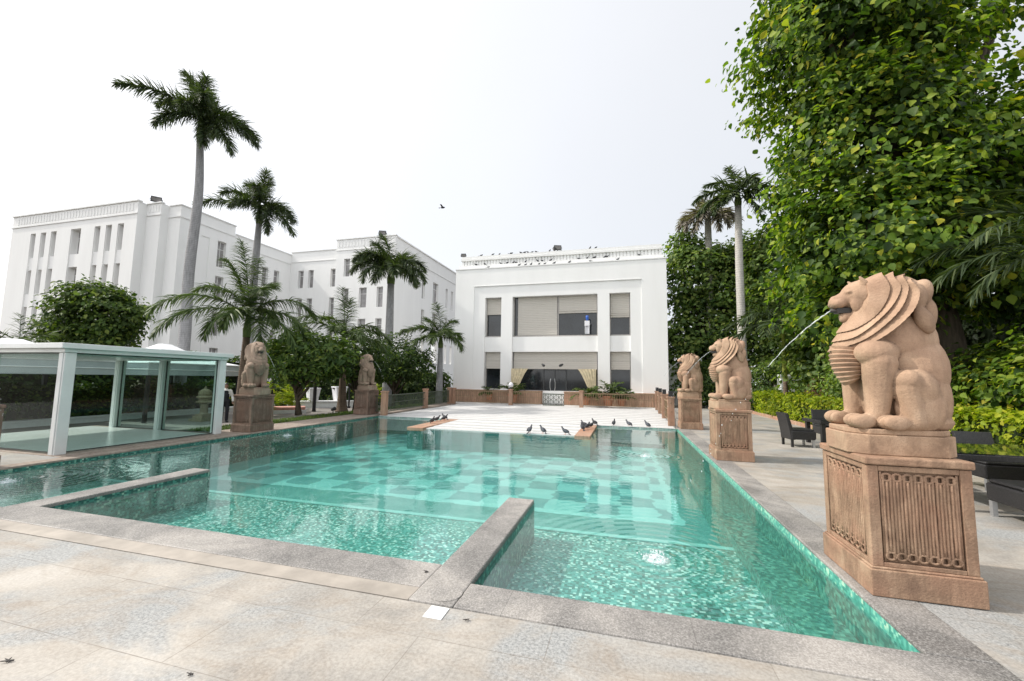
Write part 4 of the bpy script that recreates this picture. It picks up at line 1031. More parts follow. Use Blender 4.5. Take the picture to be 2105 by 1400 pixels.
place_palm('small palm in front of the left edge of the pavilion', -11.25, 24, -.1,
     [(0, 0, 0), (.0, 0, 2), (.0, 0, 3.6)], [.24, .19, .14],
     None, [(165, 50, 2.5, 95), (185, 35, 2.7, 75), (100, 82, 2.4, 30), (60, 65, 2.2, 70), (30, 40, 1.9, 90), (205, 10, 2.3, 75), (330, 10, 2.0, 90), (250, 15, 1.9, 90), (290, 45, 1.9, 105), (135, 65, 2.2, 60)],
     16, lmat='palm_leaf_young', tmat='palm_trunk', shaft=.7, ll=.7, wd=.024, nl=76, plume=.4, hang=.7)
place_palm('low palm fronds showing above the glass enclosure at far left', -30.5, 14, -.5,
     [(0, 0, 0), (0, 0, 1.5), (0, 0, 3.0)], [.2, .17, .14], None,
     [(170, 45, 2.4, 90), (150, 60, 2.2, 80), (60, 70, 2.2, 60), (20, 50, 2.3, 90), (0, 30, 2.2, 80), (100, 80, 2.0, 30), (330, 35, 2.0, 90), (270, 40, 2, 90)],
     17, lmat='palm_leaf_young', tmat='palm_trunk_brown', shaft=.4, ll=.6, wd=.026, nl=30)
# right-hand palms
place_palm('tall pale-trunked palm between the pavilion and the big tree on the right', 6.7, 27, 0,
     [(0, 0, 0), (.0, 0, 5), (.0, 0, 9), (.05, 0, 12.3)], [.26, .23, .21, .18], None,
     [(165, 40, 2.91, 85), (185, 10, 2.58, 80), (100, 80, 2.69, 40), (60, 60, 2.80, 85), (20, 30, 2.80, 80), (345, 0, 2.58, 75), (320, -30, 2.46, 50), (250, 5, 2.13, 85), (215, -15, 2.24, 60), (290, 30, 2.46, 95), (140, 60, 2.69, 70)],
     18, tmat='palm_trunk_pale', shaft=.8, ll=.75, wd=.045, nl=60)
place_palm('withered brown-grey palm crown above the dense trees on the right', 5.6, 30.0, 0,
     [(0, 0, 0), (0, 0, 7), (0, 0, 13.2)], [.28, .25, .2], None,
     [(150, 30, 2.6, 100), (175, 10, 2.4, 95), (30, 30, 2.4, 100), (0, 5, 2.4, 85), (210, -10, 2.3, 70), (330, -15, 2.2, 70), (270, 10, 2.2, 100), (90, 60, 2.0, 90), (240, -25, 2.3, 55), (300, -30, 2.2, 50), (120, 75, 1.6, 60), (60, 70, 1.8, 60)],
     19, lmat='palm_leaf_grey', tmat='palm_trunk_pale', ll=.75, wd=.045, nl=56, plume=.7, hang=.9)
place_palm('dead hanging palm crown half hidden behind the edge of the big tree', 8.9, 30, 0,
     [(0, 0, 0), (0, 0, 6), (0, 0, 10.6)], [.25, .22, .18], None,
     [(150, 0, 2.2, 90), (180, -20, 2.2, 60), (250, -30, 2.2, 50), (300, -30, 2, 50), (20, 0, 2.2, 80), (60, 30, 1.8, 90)],
     20, lmat='palm_leaf_grey', tmat='palm_trunk_pale', ll=.6, wd=.03, nl=30, plume=.6, hang=.9)
place_palm('slender young palm with yellow-green stem above the hedge', 6.75, 20.6, 0,
     [(0, 0, 0), (.0, 0, .7), (.0, 0, 1.7)], [.13, .10, .085], None,
     [(170, 30, 2.4, 75), (190, 8, 2.2, 70), (150, 55, 2.2, 90), (110, 80, 2.2, 30), (30, 50, 2.2, 90), (5, 20, 2.2, 80), (250, 20, 2.0, 90), (300, 30, 2.0, 95), (215, 40, 2.1, 105)],
     21, lmat='palm_leaf', tmat='palm_trunk_brown', shaft=2.7, shmat='shaft_yellow', ll=.65, wd=.032, nl=52)
place_palm('feather palm reaching into the picture from the right edge above the hedge', 8.4, 9.6, 0,
     [(0, 0, 0), (.0, 0, 2), (.0, 0, 3.6)], [.24, .2, .16], None,
     [(176, 58, 3.0, 78), (190, 40, 2.9, 85), (200, 24, 2.7, 80), (165, 75, 2.8, 75), (215, 10, 2.4, 75), (100, 80, 2.8, 30), (260, 35, 2.4, 90), (30, 50, 2.6, 90), (330, 30, 2.6, 90), (230, 50, 2.5, 100)],
     22, lmat='palm_leaf', tmat='palm_trunk_brown', shaft=.4, ll=.62, wd=.016, nl=56, plume=.4, hang=.6)

# big broad-leaved tree on the right
tree('broadleaf_tree', 'huge broad-leaved tree with large bright leaves filling the upper right', 'tree', (8.3, 13.4, 0),
     [((-2.1, -.3, 11.6), (2.2, 2.3, 2.8)), ((-1.7, -.2, 8.0), (2.4, 2.4, 2.6)), ((1.2, .3, 6.9), (3.1, 2.9, 2.1)), ((-1.6, -.6, 5.4), (2.3, 2.2, 2.0)), ((-2.0, 0, 14.4), (1.9, 2.1, 2.3)), ((4.0, .6, 6.2), (2.6, 2.6, 1.9)), ((1.0, -.4, 4.8), (2.4, 2.0, 1.6)), ((-.9, .0, 10.2), (1.6, 1.8, 2.2)), ((1.6, .2, 11.9), (.8, .8, .4)), ((-.2, 0, 12.6), (1.0, 1.2, 1.2)), ((-2.3, -.5, 3.5), (1.2, 1.2, .9))],
     2300, 34, .27, .185, 'leaf_big', [(0, 0, 0), (-.1, 0, 2.5), (-.4, 0, 5), (-.8, 0, 8)], [.42, .35, .28, .2], 31, wid=.37, droop=.6, up=.5, inner=.45)
for (nm, lab, loc, bl, ncl, sz, lm, seed) in [
    ('dense_tree', 'dense dark green tree just right of the pavilion', (5.6, 31, 0), [((-.4, 0, 9.0), (2.2, 2, 2.6)), ((.2, -.3, 5.0), (3.0, 2.2, 3.2)), ((1.6, 0, 8.6), (2.2, 2, 2.8)), ((-1.2, -.2, 2.8), (2.0, 1.8, 2.4)), ((-1.3, 0, 10.9), (1.2, 1.2, 1.5)), ((2.6, 0, 10.0), (1.5, 1.4, 1.5))], 3000, .28, 'leaf_bg', 32),
    ('dense_tree', 'dark bushy tree behind the pale palm trunk on the right', (9.6, 28.5, 0), [((-.4, 0, 8.0), (2.2, 2, 2.6)), ((0, -.3, 4.6), (2.8, 2, 3.0)), ((1.4, 0, 6.5), (2.3, 2, 2.6)), ((-.2, 0, 10.2), (1.4, 1.4, 1.6))], 2600, .25, 'leaf_bg', 33),
    ('dense_tree', 'deep green tree filling the gap under the big tree', (10.5, 20.5, 0), [((0, 0, 5.5), (3.0, 2.4, 2.6)), ((-.8, -.3, 2.8), (3.0, 2.2, 2.4))], 2200, .24, 'leaf_bg', 34)]:
    tree(nm, lab, 'tree', loc, bl, ncl, 8, .26, sz, lm, [(0, 0, 0), (.1, 0, 2), (0, 0, 4.5)], [.3, .24, .15], seed, group='dense trees at the right')
# rounded tree at the left
tree('rounded_tree', 'rounded dense dark green tree in front of the left hotel block', 'tree', (-32.3, 18, -.6),
     [((0.4, 0, 5.7), (2.4, 2.3, 1.9)), ((-1.4, -.4, 4.9), (1.5, 1.5, 1.1)), ((1.9, -.2, 5.7), (1.4, 1.4, 1.3)), ((.6, -.4, 6.9), (1.6, 1.5, .9)), ((1.4, -.3, 4.2), (1.5, 1.4, 1.0)), ((-.5, 0, 4.0), (1.7, 1.5, 1.0))],
     2300, 9, .2, .23, 'leaf_mid', [(0, 0, 0), (.1, 0, 2), (0, 0, 3.6)], [.3, .24, .18], 35)
# frangipani row
for lab, loc, bl, ncl, seed, tr in [
    ('frangipani with forked bare trunk on the lawn right of the left lion', (-13.0, 14.4, -.02), [((.1, 0, 2.6), (1.5, 1.3, .85)), ((-1.0, .1, 2.2), (.9, .9, .8)), ((1.2, .2, 2.5), (.9, .9, .8)), ((.4, -.2, 1.9), (1.2, 1.0, .6))], 620, 41, [(0, 0, 0), (-.14, 0, .55), (-.3, 0, 1.05)]),
    ('frangipani behind the far left lion with white flowers', (-14.2, 19.6, -.3), [((.2, 0, 3.2), (1.8, 1.5, 1.0)), ((-1.2, 0, 3.0), (1.1, 1.2, .9)), ((.8, -.2, 2.3), (1.5, 1.2, .7))], 620, 42, [(0, 0, 0), (.1, 0, .7), (.05, 0, 1.3)]),
    ('frangipani beside the fence under the thick palm', (-14.0, 23.2, -.3), [((0, 0, 3.2), (2.0, 1.6, 1.2)), ((1.4, 0, 2.6), (1.3, 1.2, 1.0)), ((-.6, -.3, 2.2), (1.4, 1.2, .7))], 620, 43, [(0, 0, 0), (.1, 0, .7), (.0, 0, 1.4)]),
    ('dark frangipani at the back between the young palms', (-16.8, 18.4, -.5), [((0, 0, 3.4), (2.0, 1.6, 1.2)), ((1.5, 0, 3.0), (1.4, 1.3, 1.0)), ((-1.4, 0, 2.9), (1.4, 1.2, .9))], 620, 44, [(0, 0, 0), (.0, 0, .8), (.1, 0, 1.6)])]:
    t = tree('frangipani_tree', lab, 'tree', loc, bl, ncl, 9, .16, .21, 'leaf_dark' if seed != 41 else 'leaf_mid', tr, [.10, .085, .07], seed, group='frangipani trees by the left fence', wid=.22, droop=.1)
    P, D = blob_points(bl, 26, seed + 5, .95, 1.08); fm = MB()
    for p, d in zip(P, D):
        for k in range(5):
            a = 2 * PI * k / 5; c = Vector(p) + Vector((.03 * math.cos(a), .03 * math.sin(a), .01)); fm.ell(c, (.026, .026, .008), 6, 4)
    fm.build('flowers', M['flower'], t)
    b = MB(); b.tube([tr[1], (tr[1][0] + .35, .1, tr[1][2] + .5), (tr[1][0] + .75, .1, tr[1][2] + 1.0)], [.07, .05, .03], 7); b.tube([tr[2], (tr[2][0] - .4, -.1, tr[2][2] + .6)], [.06, .03], 7); b.build('limb', M['bark'], t, smooth=True)

def shrub(name, lab, loc, bl, ncl, per, spread, size, lm, seed, cat='shrub', group=None, wid=.34):
    t = thing(name, lab, cat, loc, 0, group)
    P, D = blob_points(bl, ncl, seed, .6, 1.05, .12); leaves('foliage', P, D, M[lm], t, per, spread, size, seed=seed, wid=wid)
    b = MB(); rd = random.Random(seed)
    for c, r in bl:
        for k in range(4): b.tube([(c[0] * .3, c[1] * .3, 0), (c[0] + rd.uniform(-.4, .4) * r[0], c[1] + rd.uniform(-.4, .4) * r[1], c[2] + rd.uniform(0, .5) * r[2])], [.03, .008], 5)
    b.build('stems', M['bark'], t); return t
# clipped hedge along the right kerb
def hedge(name, lab, x0, y0, x1, y1, z0, z1, n, per, size, lm, seed, wob=.1, cat='hedge'):
    t = thing(name, lab, cat, ((x0 + x1) / 2, (y0 + y1) / 2, z0)); rg = np.random.default_rng(seed)
    lx, ly, lz = x1 - x0, y1 - y0, z1 - z0; A = np.array([ly * lz, ly * lz, lx * lz, lx * lz, lx * ly]); k = rg.choice(5, n, p=A / A.sum())
    u, v = rg.random(n), rg.random(n); P = np.zeros((n, 3)); D = np.zeros((n, 3))
    for f, (ax, sg) in enumerate(((0, -1), (0, 1), (1, -1), (1, 1), (2, 1))):
        m = k == f; o = [i for i in range(3) if i != ax]; L = (lx, ly, lz)
        P[m, ax] = sg * L[ax] / 2; P[m, o[0]] = (u[m] - .5) * L[o[0]]; P[m, o[1]] = (v[m] - .5) * L[o[1]]; D[m, ax] = sg
    w_ = wob * (np.sin(P[:, 1] * 3.1 + seed) + np.sin(P[:, 1] * 1.3 + P[:, 2] * 4) + np.sin(P[:, 0] * 2.7)); P += D * (w_ * .6 - rg.random(n) * .14)[:, None]
    P[:, 2] += lz / 2; leaves('foliage', P, D, M[lm], t, per, size * .8, size, up=.45, seed=seed, wid=.36)
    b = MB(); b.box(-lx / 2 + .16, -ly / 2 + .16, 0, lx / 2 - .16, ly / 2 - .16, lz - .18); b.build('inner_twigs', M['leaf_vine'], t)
    return t
hedge('clipped_hedge', 'bright yellow-green clipped hedge running along the kerb on the right', 6.45, 5.0, 7.15, 24.3, .05, 1.1, 5600, 5, .1, 'leaf_hedge', 51)
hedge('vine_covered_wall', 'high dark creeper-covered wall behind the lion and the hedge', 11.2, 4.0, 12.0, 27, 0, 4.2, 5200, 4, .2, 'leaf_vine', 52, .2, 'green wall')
shrub('leafy_shrub', 'bushy green shrub rising behind the hedge left of the big lion', (7.9, 16.6, 0), [((0, 0, 1.7), (1.2, 1.2, 1.0)), ((.3, -.8, 1.2), (1.1, 1.1, .9)), ((-.3, .7, 1.3), (.9, .9, .8)), ((.6, -1.9, 1.4), (1.2, 1.2, 1.1))], 1100, 7, .14, .13, 'leaf_bg', 53)
shrub('leafy_shrub', 'sprawling bright shrub over stones at the right edge behind the table', (8.0, 9.6, 0), [((0, 0, 1.9), (1.1, 1.4, .95)), ((-.4, -1.2, 1.5), (1.0, 1.2, .8)), ((.1, 1.4, 1.5), (1.1, 1.3, .9)), ((.4, 2.6, 1.7), (1.0, 1.2, 1.0)), ((.5, -2.4, 1.8), (1.1, 1.2, .9))], 1500, 7, .15, .15, 'leaf_big', 54)
shrub('leafy_shrub', 'dark shrub at the foot of the pale palm behind the middle right lion', (7.6, 24.5, 0), [((0, 0, 1.5), (1.3, 1.2, 1.4)), ((-1.0, .6, 1.2), (1.0, 1.0, 1.1)), ((1.2, -.6, 1.4), (1.2, 1.2, 1.2))], 800, 7, .16, .16, 'leaf_mid', 55)
shrub('reddish_shrub', 'small reddish shrub behind the hedge below the young palm stem', (7.35, 18.6, 0), [((0, 0, 1.2), (.5, .6, .6)), ((.1, -.4, 1.0), (.4, .4, .5))], 170, 7, .09, .1, 'leaf_red', 56)
shrub('leafy_shrub', 'dark shrubs closing the view right of the far pedestal', (4.2, 27.5, 0), [((0, 0, 1.3), (1.2, 1.0, 1.3)), ((1.3, .3, 1.6), (1.2, 1.0, 1.5))], 500, 7, .15, .16, 'leaf_dark', 57)
# garden behind the left side
hedge('garden_hedge', 'tall dark hedge behind the white tents on the left', -29.2, 3, -28.2, 27, -.5, 2.7, 3600, 5, .22, 'leaf_dark', 58, .25)
hedge('garden_hedge', 'dark hedge closing the garden behind the black posts', -27, 27.2, -12.6, 28.2, -.5, 1.9, 2600, 5, .2, 'leaf_dark', 59, .25)
hedge('low_hedge', 'low dark hedge behind the stone lanterns on the left', -23.4, 6, -22.6, 24, -.5, 1.0, 2600, 4, .16, 'leaf_dark', 60, .15)
for lab, x, y, seed in [('bright yellow-green bamboo palm clump under the frangipani', -19.6, 21.2, 61), ('bright areca clump beside the left lion', -17.9, 17.2, 62), ('feathery bright clump behind the white planters', -17.2, 25.2, 63)]:
    t = thing('areca_clump', lab, 'plant', (x, y, -.5), 0, 'areca clumps in the garden')
    rd = random.Random(seed)
    for k in range(16): frond(rd.uniform(0, 6.28), R(rd.uniform(45, 85)), rd.uniform(1.3, 2.1), R(rd.uniform(40, 85)), 22, .42, seed * 50 + k, M['leaf_hedge'], t, (rd.uniform(-.3, .3), rd.uniform(-.3, .3), .1), .02, .3, .5)
# grass blades on the lawn strip
rg = np.random.default_rng(5); n = 9000
P = np.stack([rg.uniform(-12.3, -11.25, n), rg.uniform(8.98, 24.5, n), np.full(n, -.012)], 1)
a = rg.uniform(0, 6.28, n); h = rg.uniform(.03, .075, n); dx = np.stack([np.cos(a), np.sin(a), 0 * a], 1) * .008; tip = np.stack([np.cos(a + 1.5) * .03, np.sin(a + 1.5) * .03, h], 1)
V = np.stack([P - dx, P + dx, P + tip], 1).reshape(-1, 3)
g_ = np_mesh('grass', V, np.arange(3 * n).reshape(-1, 3), M['leaf_mid'], None, 'stuff'); tag(g_, 'short green grass strip along the left pool walk', 'grass')
# ------------------------------------------------------------------ glass enclosure beside the pool
G = thing('glass_enclosure', 'glass-walled enclosure with pale painted metal posts standing at the pool edge on the left', 'glass enclosure', (-12.9, 7.2, 0))
def gl(mb, name, mat, parent=None, **k): mb.v = [(x + 12.9, y - 7.2, z) for x, y, z in mb.v]; return mb.build(name, mat, parent or G, **k)
gx0, gx1, gy0, gy1 = -15.3, -10.6, 5.56, 8.78
b = MB(); b.box(gx0 - .1, gy0 - .12, -.6, -10.26, gy1 + .14, .012); gl(b, 'stone_base', M['side_coping'], bevel=.008)
b = MB(); b.box(gx0 + .1, gy0 + .1, .012, gx1 - .1, gy1 - .1, .03); gl(b, 'floor', M['box_floor'])
pw = .09
for x, y in [(gx1, gy0), (gx1, gy1), (-12.65, gy1), (-14.4, gy1), (-12.95, gy0), (gx0, gy0)]:
    b = MB(); b.box(x - pw, y - pw, .013, x + pw, y + pw, 1.98); b.box(x + pw * .2, y - pw - .012, .02, x + pw * .55, y - pw - .001, 1.97)
    gl(b, 'post', M['alu'], bevel=.008)
b = MB()
b.box(gx0 - .12, gy0 - .12, 1.985, gx1 + .12, gy0 + .1, 2.06); b.box(gx0 - .12, gy1 - .1, 1.985, gx1 + .12, gy1 + .12, 2.06); b.box(gx1 - .1, gy0 + .101, 1.985, gx1 + .12, gy1 - .101, 2.06)
b.box(gx0 - .2, gy0 - .2, 2.0605, gx1 + .2, gy1 + .2, 2.165)
gl(b, 'roof_frame', M['alu'], bevel=.01)
b = MB(); b.box(gx0 + .15, gy0 + .15, 1.95, gx1 - .15, gy1 - .15, 1.98); gl(b, 'ceiling_panel', M['box_floor'])
for (xa, ya, xb, yb) in [(gx1, gy0 + pw, gx1, gy1 - pw), (-12.65 + pw, gy1, gx1 - pw, gy1), (-14.4 + pw, gy1, -12.65 - pw, gy1), (-12.95 + pw, gy0, gx1 - pw, gy0), (gx0 + pw, gy0, -12.95 - pw, gy0)]:
    b = MB(); b.box(min(xa, xb) - (.006 if xa == xb else 0), min(ya, yb) - (.006 if ya == yb else 0), .05, max(xa, xb) + (.006 if xa == xb else 0), max(ya, yb) + (.006 if ya == yb else 0), 1.97)
    gp_ = gl(b, 'glass_pane', M['glass'])
    b = MB(); vx = xa == xb
    for z_ in (.032, 1.965):
        if vx: b.box(xa - .02, min(ya, yb), z_, xa + .02, max(ya, yb), z_ + .018)
        else: b.box(min(xa, xb), ya - .02, z_, max(xa, xb), ya + .02, z_ + .018)
    for e in (0, 1):
        x_, y_ = ((xa, ya), (xb, yb))[e]
        if vx: b.box(xa - .014, y_ - .014, .05, xa + .014, y_ + .014, 1.964)
        else: b.box(x_ - .014, ya - .014, .05, x_ + .014, ya + .014, 1.964)
    gl(b, 'gasket', M['frame_dark'], parent=None)

# ------------------------------------------------------------------ white tents on the garden terrace
def tent(y0, y1, peak, label):
    x0, x1 = -24.3, -19.5; cx, cy = (x0 + x1) / 2, (y0 + y1) / 2
    t = thing('garden_tent', label, 'tent', (cx, cy, -.5), 0, 'white garden tents'); hx, hy = (x1 - x0) / 2, (y1 - y0) / 2
    b = MB(); ez = 2.57; n = 8; vs = []; fs = []
    rings = [(1, 0), (.8, .12), (.55, .32), (.3, .62), (.08, .97)]
    for r, h in rings: vs += [(-hx * r, -hy * r, ez + peak * h), (hx * r, -hy * r, ez + peak * h), (hx * r, hy * r, ez + peak * h), (-hx * r, hy * r, ez + peak * h)]
    for i in range(len(rings) - 1):
        for k in range(4): fs.append((4 * i + k, 4 * i + (k + 1) % 4, 4 * i + 4 + (k + 1) % 4, 4 * i + 4 + k))
    fs.append(tuple(range(len(vs) - 4, len(vs)))); b.add(vs, fs); b.build('canopy', M['tent'], t)
    b = MB()
    for xa, ya, xb, yb in ((-hx, -hy, hx, -hy), (hx, -hy, hx, hy), (hx, hy, -hx, hy), (-hx, hy, -hx, -hy)):
        N_ = 14
        for k in range(N_):
            f0, f1 = k / N_, (k + 1) / N_; p = [(xa + (xb - xa) * f, ya + (yb - ya) * f) for f in (f0, f1)]
            b.quad((*p[0], ez), (*p[1], ez), (*p[1], 2.02), (*p[0], 2.02))
    b.build('valance', M['valance'], t)
    b = MB()
    for xa, ya, xb, yb in ((-hx, -hy, hx, -hy), (hx, -hy, hx, hy), (hx, hy, -hx, hy), (-hx, hy, -hx, -hy)): b.tube([(xa, ya, ez - .02), (xb, yb, ez - .02)], .035, 6); b.tube([(xa * 1.003, ya * 1.003, ez - .3), (xb * 1.003, yb * 1.003, ez - .3)], .02, 6)
    b.build('eave_rail', M['white_metal'], t)
    for xa, ya in ((-hx + .08, -hy + .08), (hx - .08, -hy + .08), (hx - .08, hy - .08), (-hx + .08, hy - .08)):
        b = MB(); b.box(xa - .06, ya - .06, 0, xa + .06, ya + .06, 2.55); b.build('post', M['black'], t)
tent(12.9, 17.3, 1.0, 'white garden tent with grey valance behind the left lion and the person')
tent(7.6, 12.1, .75, 'white garden tent with grey valance seen through the left end of the glass enclosure')
b = MB(); b.box(-.18, -8, 0, .18, 8, .2); b.box(-.24, -8.02, .2, .24, 8.02, .25); k_ = b.build('white_kerb', M['white_metal'], None, loc=(-22.0, 14, -.5)); tag(k_, 'low white garden wall running behind the stone lanterns', 'low wall')
def lantern(x, y, s, label):
    t = thing('stone_lantern', label, 'stone lantern', (x, y, -.5), 0, 'domed stone lanterns')
    b = MB(); b.box(-.42 * s, -.42 * s, 0, .42 * s, .42 * s, .12 * s); b.box(-.32 * s, -.32 * s, .12 * s, .32 * s, .32 * s, .26 * s); b.box(-.25 * s, -.25 * s, .26 * s, .25 * s, .25 * s, .34 * s); b.build('base', M['lantern'], t, bevel=.01)
    b = MB(); b.lathe([(.2 * s, .34 * s), (.17 * s, .4 * s), (.16 * s, .8 * s), (.21 * s, .86 * s)], n=8); b.build('shaft', M['lantern'], t)
    b = MB(); b.lathe([(.21 * s, .86 * s), (.36 * s, .90 * s), (.36 * s, .94 * s), (.26 * s, 1.0 * s), (.26 * s, 1.1 * s), (.36 * s, 1.14 * s), (.35 * s, 1.19 * s), (.28 * s, 1.24 * s)], n=16); b.build('gallery', M['lantern'], t)
    b = MB(); b.lathe([(.28 * s, 1.24 * s), (.3 * s, 1.32 * s), (.26 * s, 1.44 * s), (.15 * s, 1.53 * s), (.05 * s, 1.57 * s), (.06 * s, 1.61 * s), (.02 * s, 1.7 * s)], n=16); b.build('dome', M['lantern'], t, smooth=True)
lantern(-25.0, 16.1, 1.02, 'domed stone lantern seen through the middle pane of the glass enclosure')
lantern(-18.4, 14.6, .92, 'domed stone lantern seen just left of the right-hand post of the glass enclosure')
for i, (x, y) in enumerate([(-17.5, 17.4), (-17.7, 20.7), (-17.7, 23.9), (-17.85, 16.5)]):
    b = MB(); b.tube([(0, 0, 0), (0, 0, .12)], .11, 10); b.tube([(0, 0, .12), (0, 0, 3.3)], .055 if i != 1 else .1, 10)
    t_ = b.build('garden_post', M['black'], None, loc=(x, y, -.5)); tag(t_, ['slim black post just right of the left lion pedestal', 'thick black post between the two white planters', 'slim black post beside the far left pedestal', 'thin black post close to the left lion pedestal edge'][i], 'post', 'black garden posts')
for lab, x, y, s in [('white square planter on the garden wall left of the thick black post', -19.9, 23.1, 1), ('white tapered planter on the garden wall right of the thick black post', -19.1, 24.7, 1.1), ('white planter half hidden by the short palm trunk', -17.2, 25.6, .95)]:
    t = thing('planter', lab, 'planter', (x, y, -.06), .3, 'white planters')
    b = MB(); b.lathe([(.36 * s, 0), (.5 * s, .78 * s), (.53 * s, .78 * s), (.53 * s, .86 * s), (.46 * s, .86 * s), (.44 * s, .78 * s)], n=4); b.build('pot', M['pot_white'], t, bevel=.01)
    b = MB(); b.box(-.32 * s, -.32 * s, .7 * s, .32 * s, .32 * s, .775 * s); b.build('soil', M['soil'], t)
b = MB(); b.box(-2.6, -.35, 0, 2.6, .35, .44); b.box(-2.66, -.41, .44, 2.66, .41, .5); q_ = b.build('garden_wall', M['white_metal'], None, loc=(-19.2, 24.0, -.56)); q_.rotation_euler = (0, 0, .75); tag(q_, 'low white garden wall carrying the white planters', 'low wall')
t = thing('garden_daybed', 'low white daybed with pink cushion beside the frangipani trunk', 'daybed', (-18.6, 19.0, -.5), .72)
b = MB(); b.box(-1.4, -.5, 0, 1.4, .5, .2); b.build('frame', M['white_metal'], t, bevel=.02)
b = MB(); b.box(-1.35, -.47, .2, 1.35, .47, .36); b.build('cushion', M['pinkwall'], t, bevel=.05)
t = thing('garden_spotlight', 'small black spotlight on the lawn by the short palm', 'spotlight', (-12.1, 15.3, -.01))
b = MB(); b.tube([(0, 0, 0), (0, 0, .12)], .02, 6); b.build('stake', M['black'], t); b = MB(); b.cap((-.06, .02, .17), (.08, -.02, .22), .06, .08, 10); b.build('lamp_head', M['black'], t)

# ------------------------------------------------------------------ fences around the white steps
def fence(label, A, B_, posts, mat, lamp=False, top=.84, step=.13, pw=.11, ph=.95):
    A = Vector((*A, 0)); B2 = Vector((*B_, 0)); L = (B2 - A).length; an = math.atan2(B2.y - A.y, B2.x - A.x)
    t = thing('fence', label, 'fence', A, an)
    b = MB(); b.box(0, -.022, top - .05, L, .022, top); b.box(0, -.016, .12, L, .016, .15); b.box(0, -.014, top * .58, L, .014, top * .58 + .025)
    n = int(L / step)
    for k in range(n): x = (k + .5) * L / n; b.box(x - .011, -.011, .15, x + .011, .011, top - .05)
    b.build('railing', mat, t)
    for x in posts:
        b = MB(); b.box(x - pw, -pw, 0, x + pw, pw, ph); b.box(x - pw - .025, -pw - .025, ph, x + pw + .025, pw + .025, ph + .06); b.box(x - pw * .5, -pw - .006, .18, x + pw * .5, -pw + .001, ph - .14)
        p_ = b.build('post', M['sandp'], t, bevel=.008)
        if lamp: c = MB(); c.box(x - .075, -.075, ph + .062, x + .075, .075, ph + .26); c.build('post_lamp', M['black'], p_)
    return t
fence('dark green railing with stone posts along the left of the white steps', (-9.75, 15.5), (-10.6, 24.25), [.0, 4.6, 8.6], M['fence_green'])
fence('bronze railing with stone posts beyond the white steps, left of the gate', (-10.45, 24.42), (-4.78, 24.42), [.0, 3.75], M['fence_metal'], ph=.92)
fence('bronze railing with stone posts beyond the white steps, right of the gate', (-3.4, 24.42), (1.6, 24.42), [.95], M['fence_metal'], ph=.92)
fence('sandstone posts and railing along the right of the white steps', (1.72, 24.42), (1.6, 16.0), [0, 2.6, 5.2, 8.3], M['fence_metal'], lamp=True, ph=.98)
fence('short dark railing left of the far left lion pedestal', (-11.6, 16.5), (-9.95, 15.62), [], M['fence_green'], top=.8)
t = thing('entrance_gate', 'low dark metal scrollwork gate in front of the pavilion doors', 'gate', (-4.08, 24.4, .0))
b = MB(); b.box(-.64, -.02, .70, .64, .02, .76); b.box(-.64, -.02, .05, .64, .02, .1)
for k in range(9): x = -.62 + k * .155; b.box(x - .012, -.012, .1, x + .012, .012, .7)
b.build('gate_frame', M['fence_green'], t)
b = MB()
for k in range(4):
    for j in range(2): c = (-.46 + .31 * k, 0, .27 + .27 * j); b.tube([(c[0] + .12 * math.cos(2 * PI * i / 14), 0, c[2] + .12 * math.sin(2 * PI * i / 14)) for i in range(15)], .014, 5)
b.build('scrollwork', M['fence_green'], t)
# pots in front of the pavilion
def pot_plant(x, y, z, s, label, seed, white=False):
    t = thing('potted_plant', label, 'potted plant', (x, y, z), 0, 'potted plants before the pavilion')
    b = MB(); b.lathe([(.13 * s, 0), (.2 * s, .28 * s), (.22 * s, .28 * s), (.22 * s, .34 * s), (.17 * s, .34 * s), (.16 * s, .3 * s)], n=14); b.build('pot', M['pot_clay'] if not white else M['pot_white'], t)
    rd = random.Random(seed)
    for k in range(13): frond(rd.uniform(0, 6.28), R(rd.uniform(25, 80)), .75 * s, R(rd.uniform(50, 100)), 14, .26 * s, seed * 30 + k, M['palm_leaf_young'], t, (0, 0, .3 * s), .018 * s, .3, .5)
pot_plant(-7.0, 26.0, .1, 1.5, 'potted fern in front of the left curtain of the pavilion', 3)
pot_plant(-2.3, 25.6, .1, 1.5, 'potted fern in front of the right curtain of the pavilion', 4)
pot_plant(-.95, 25.4, .1, 1.7, 'larger leafy potted plant in front of the right pavilion pier', 5)
pot_plant(-8.6, 26.0, .2, 1.1, 'small potted plant under the lower left pavilion window', 6)
pot_plant(-.2, 25.5, .1, 1.2, 'small potted plant under the lower right pavilion window', 7)
t = thing('globe_lamp', 'white globe lamp on the fence post in front of the pavilion pier', 'lamp', (-6.7, 24.42, .985))
b = MB(); b.lathe([(.06, 0), (.05, .06), (.08, .1)], n=10); b.build('lamp_base', M['black'], t); b = MB(); b.ell((0, 0, .24), (.15, .15, .16), 14, 10); b.build('globe', M['pot_white'], t, smooth=True)
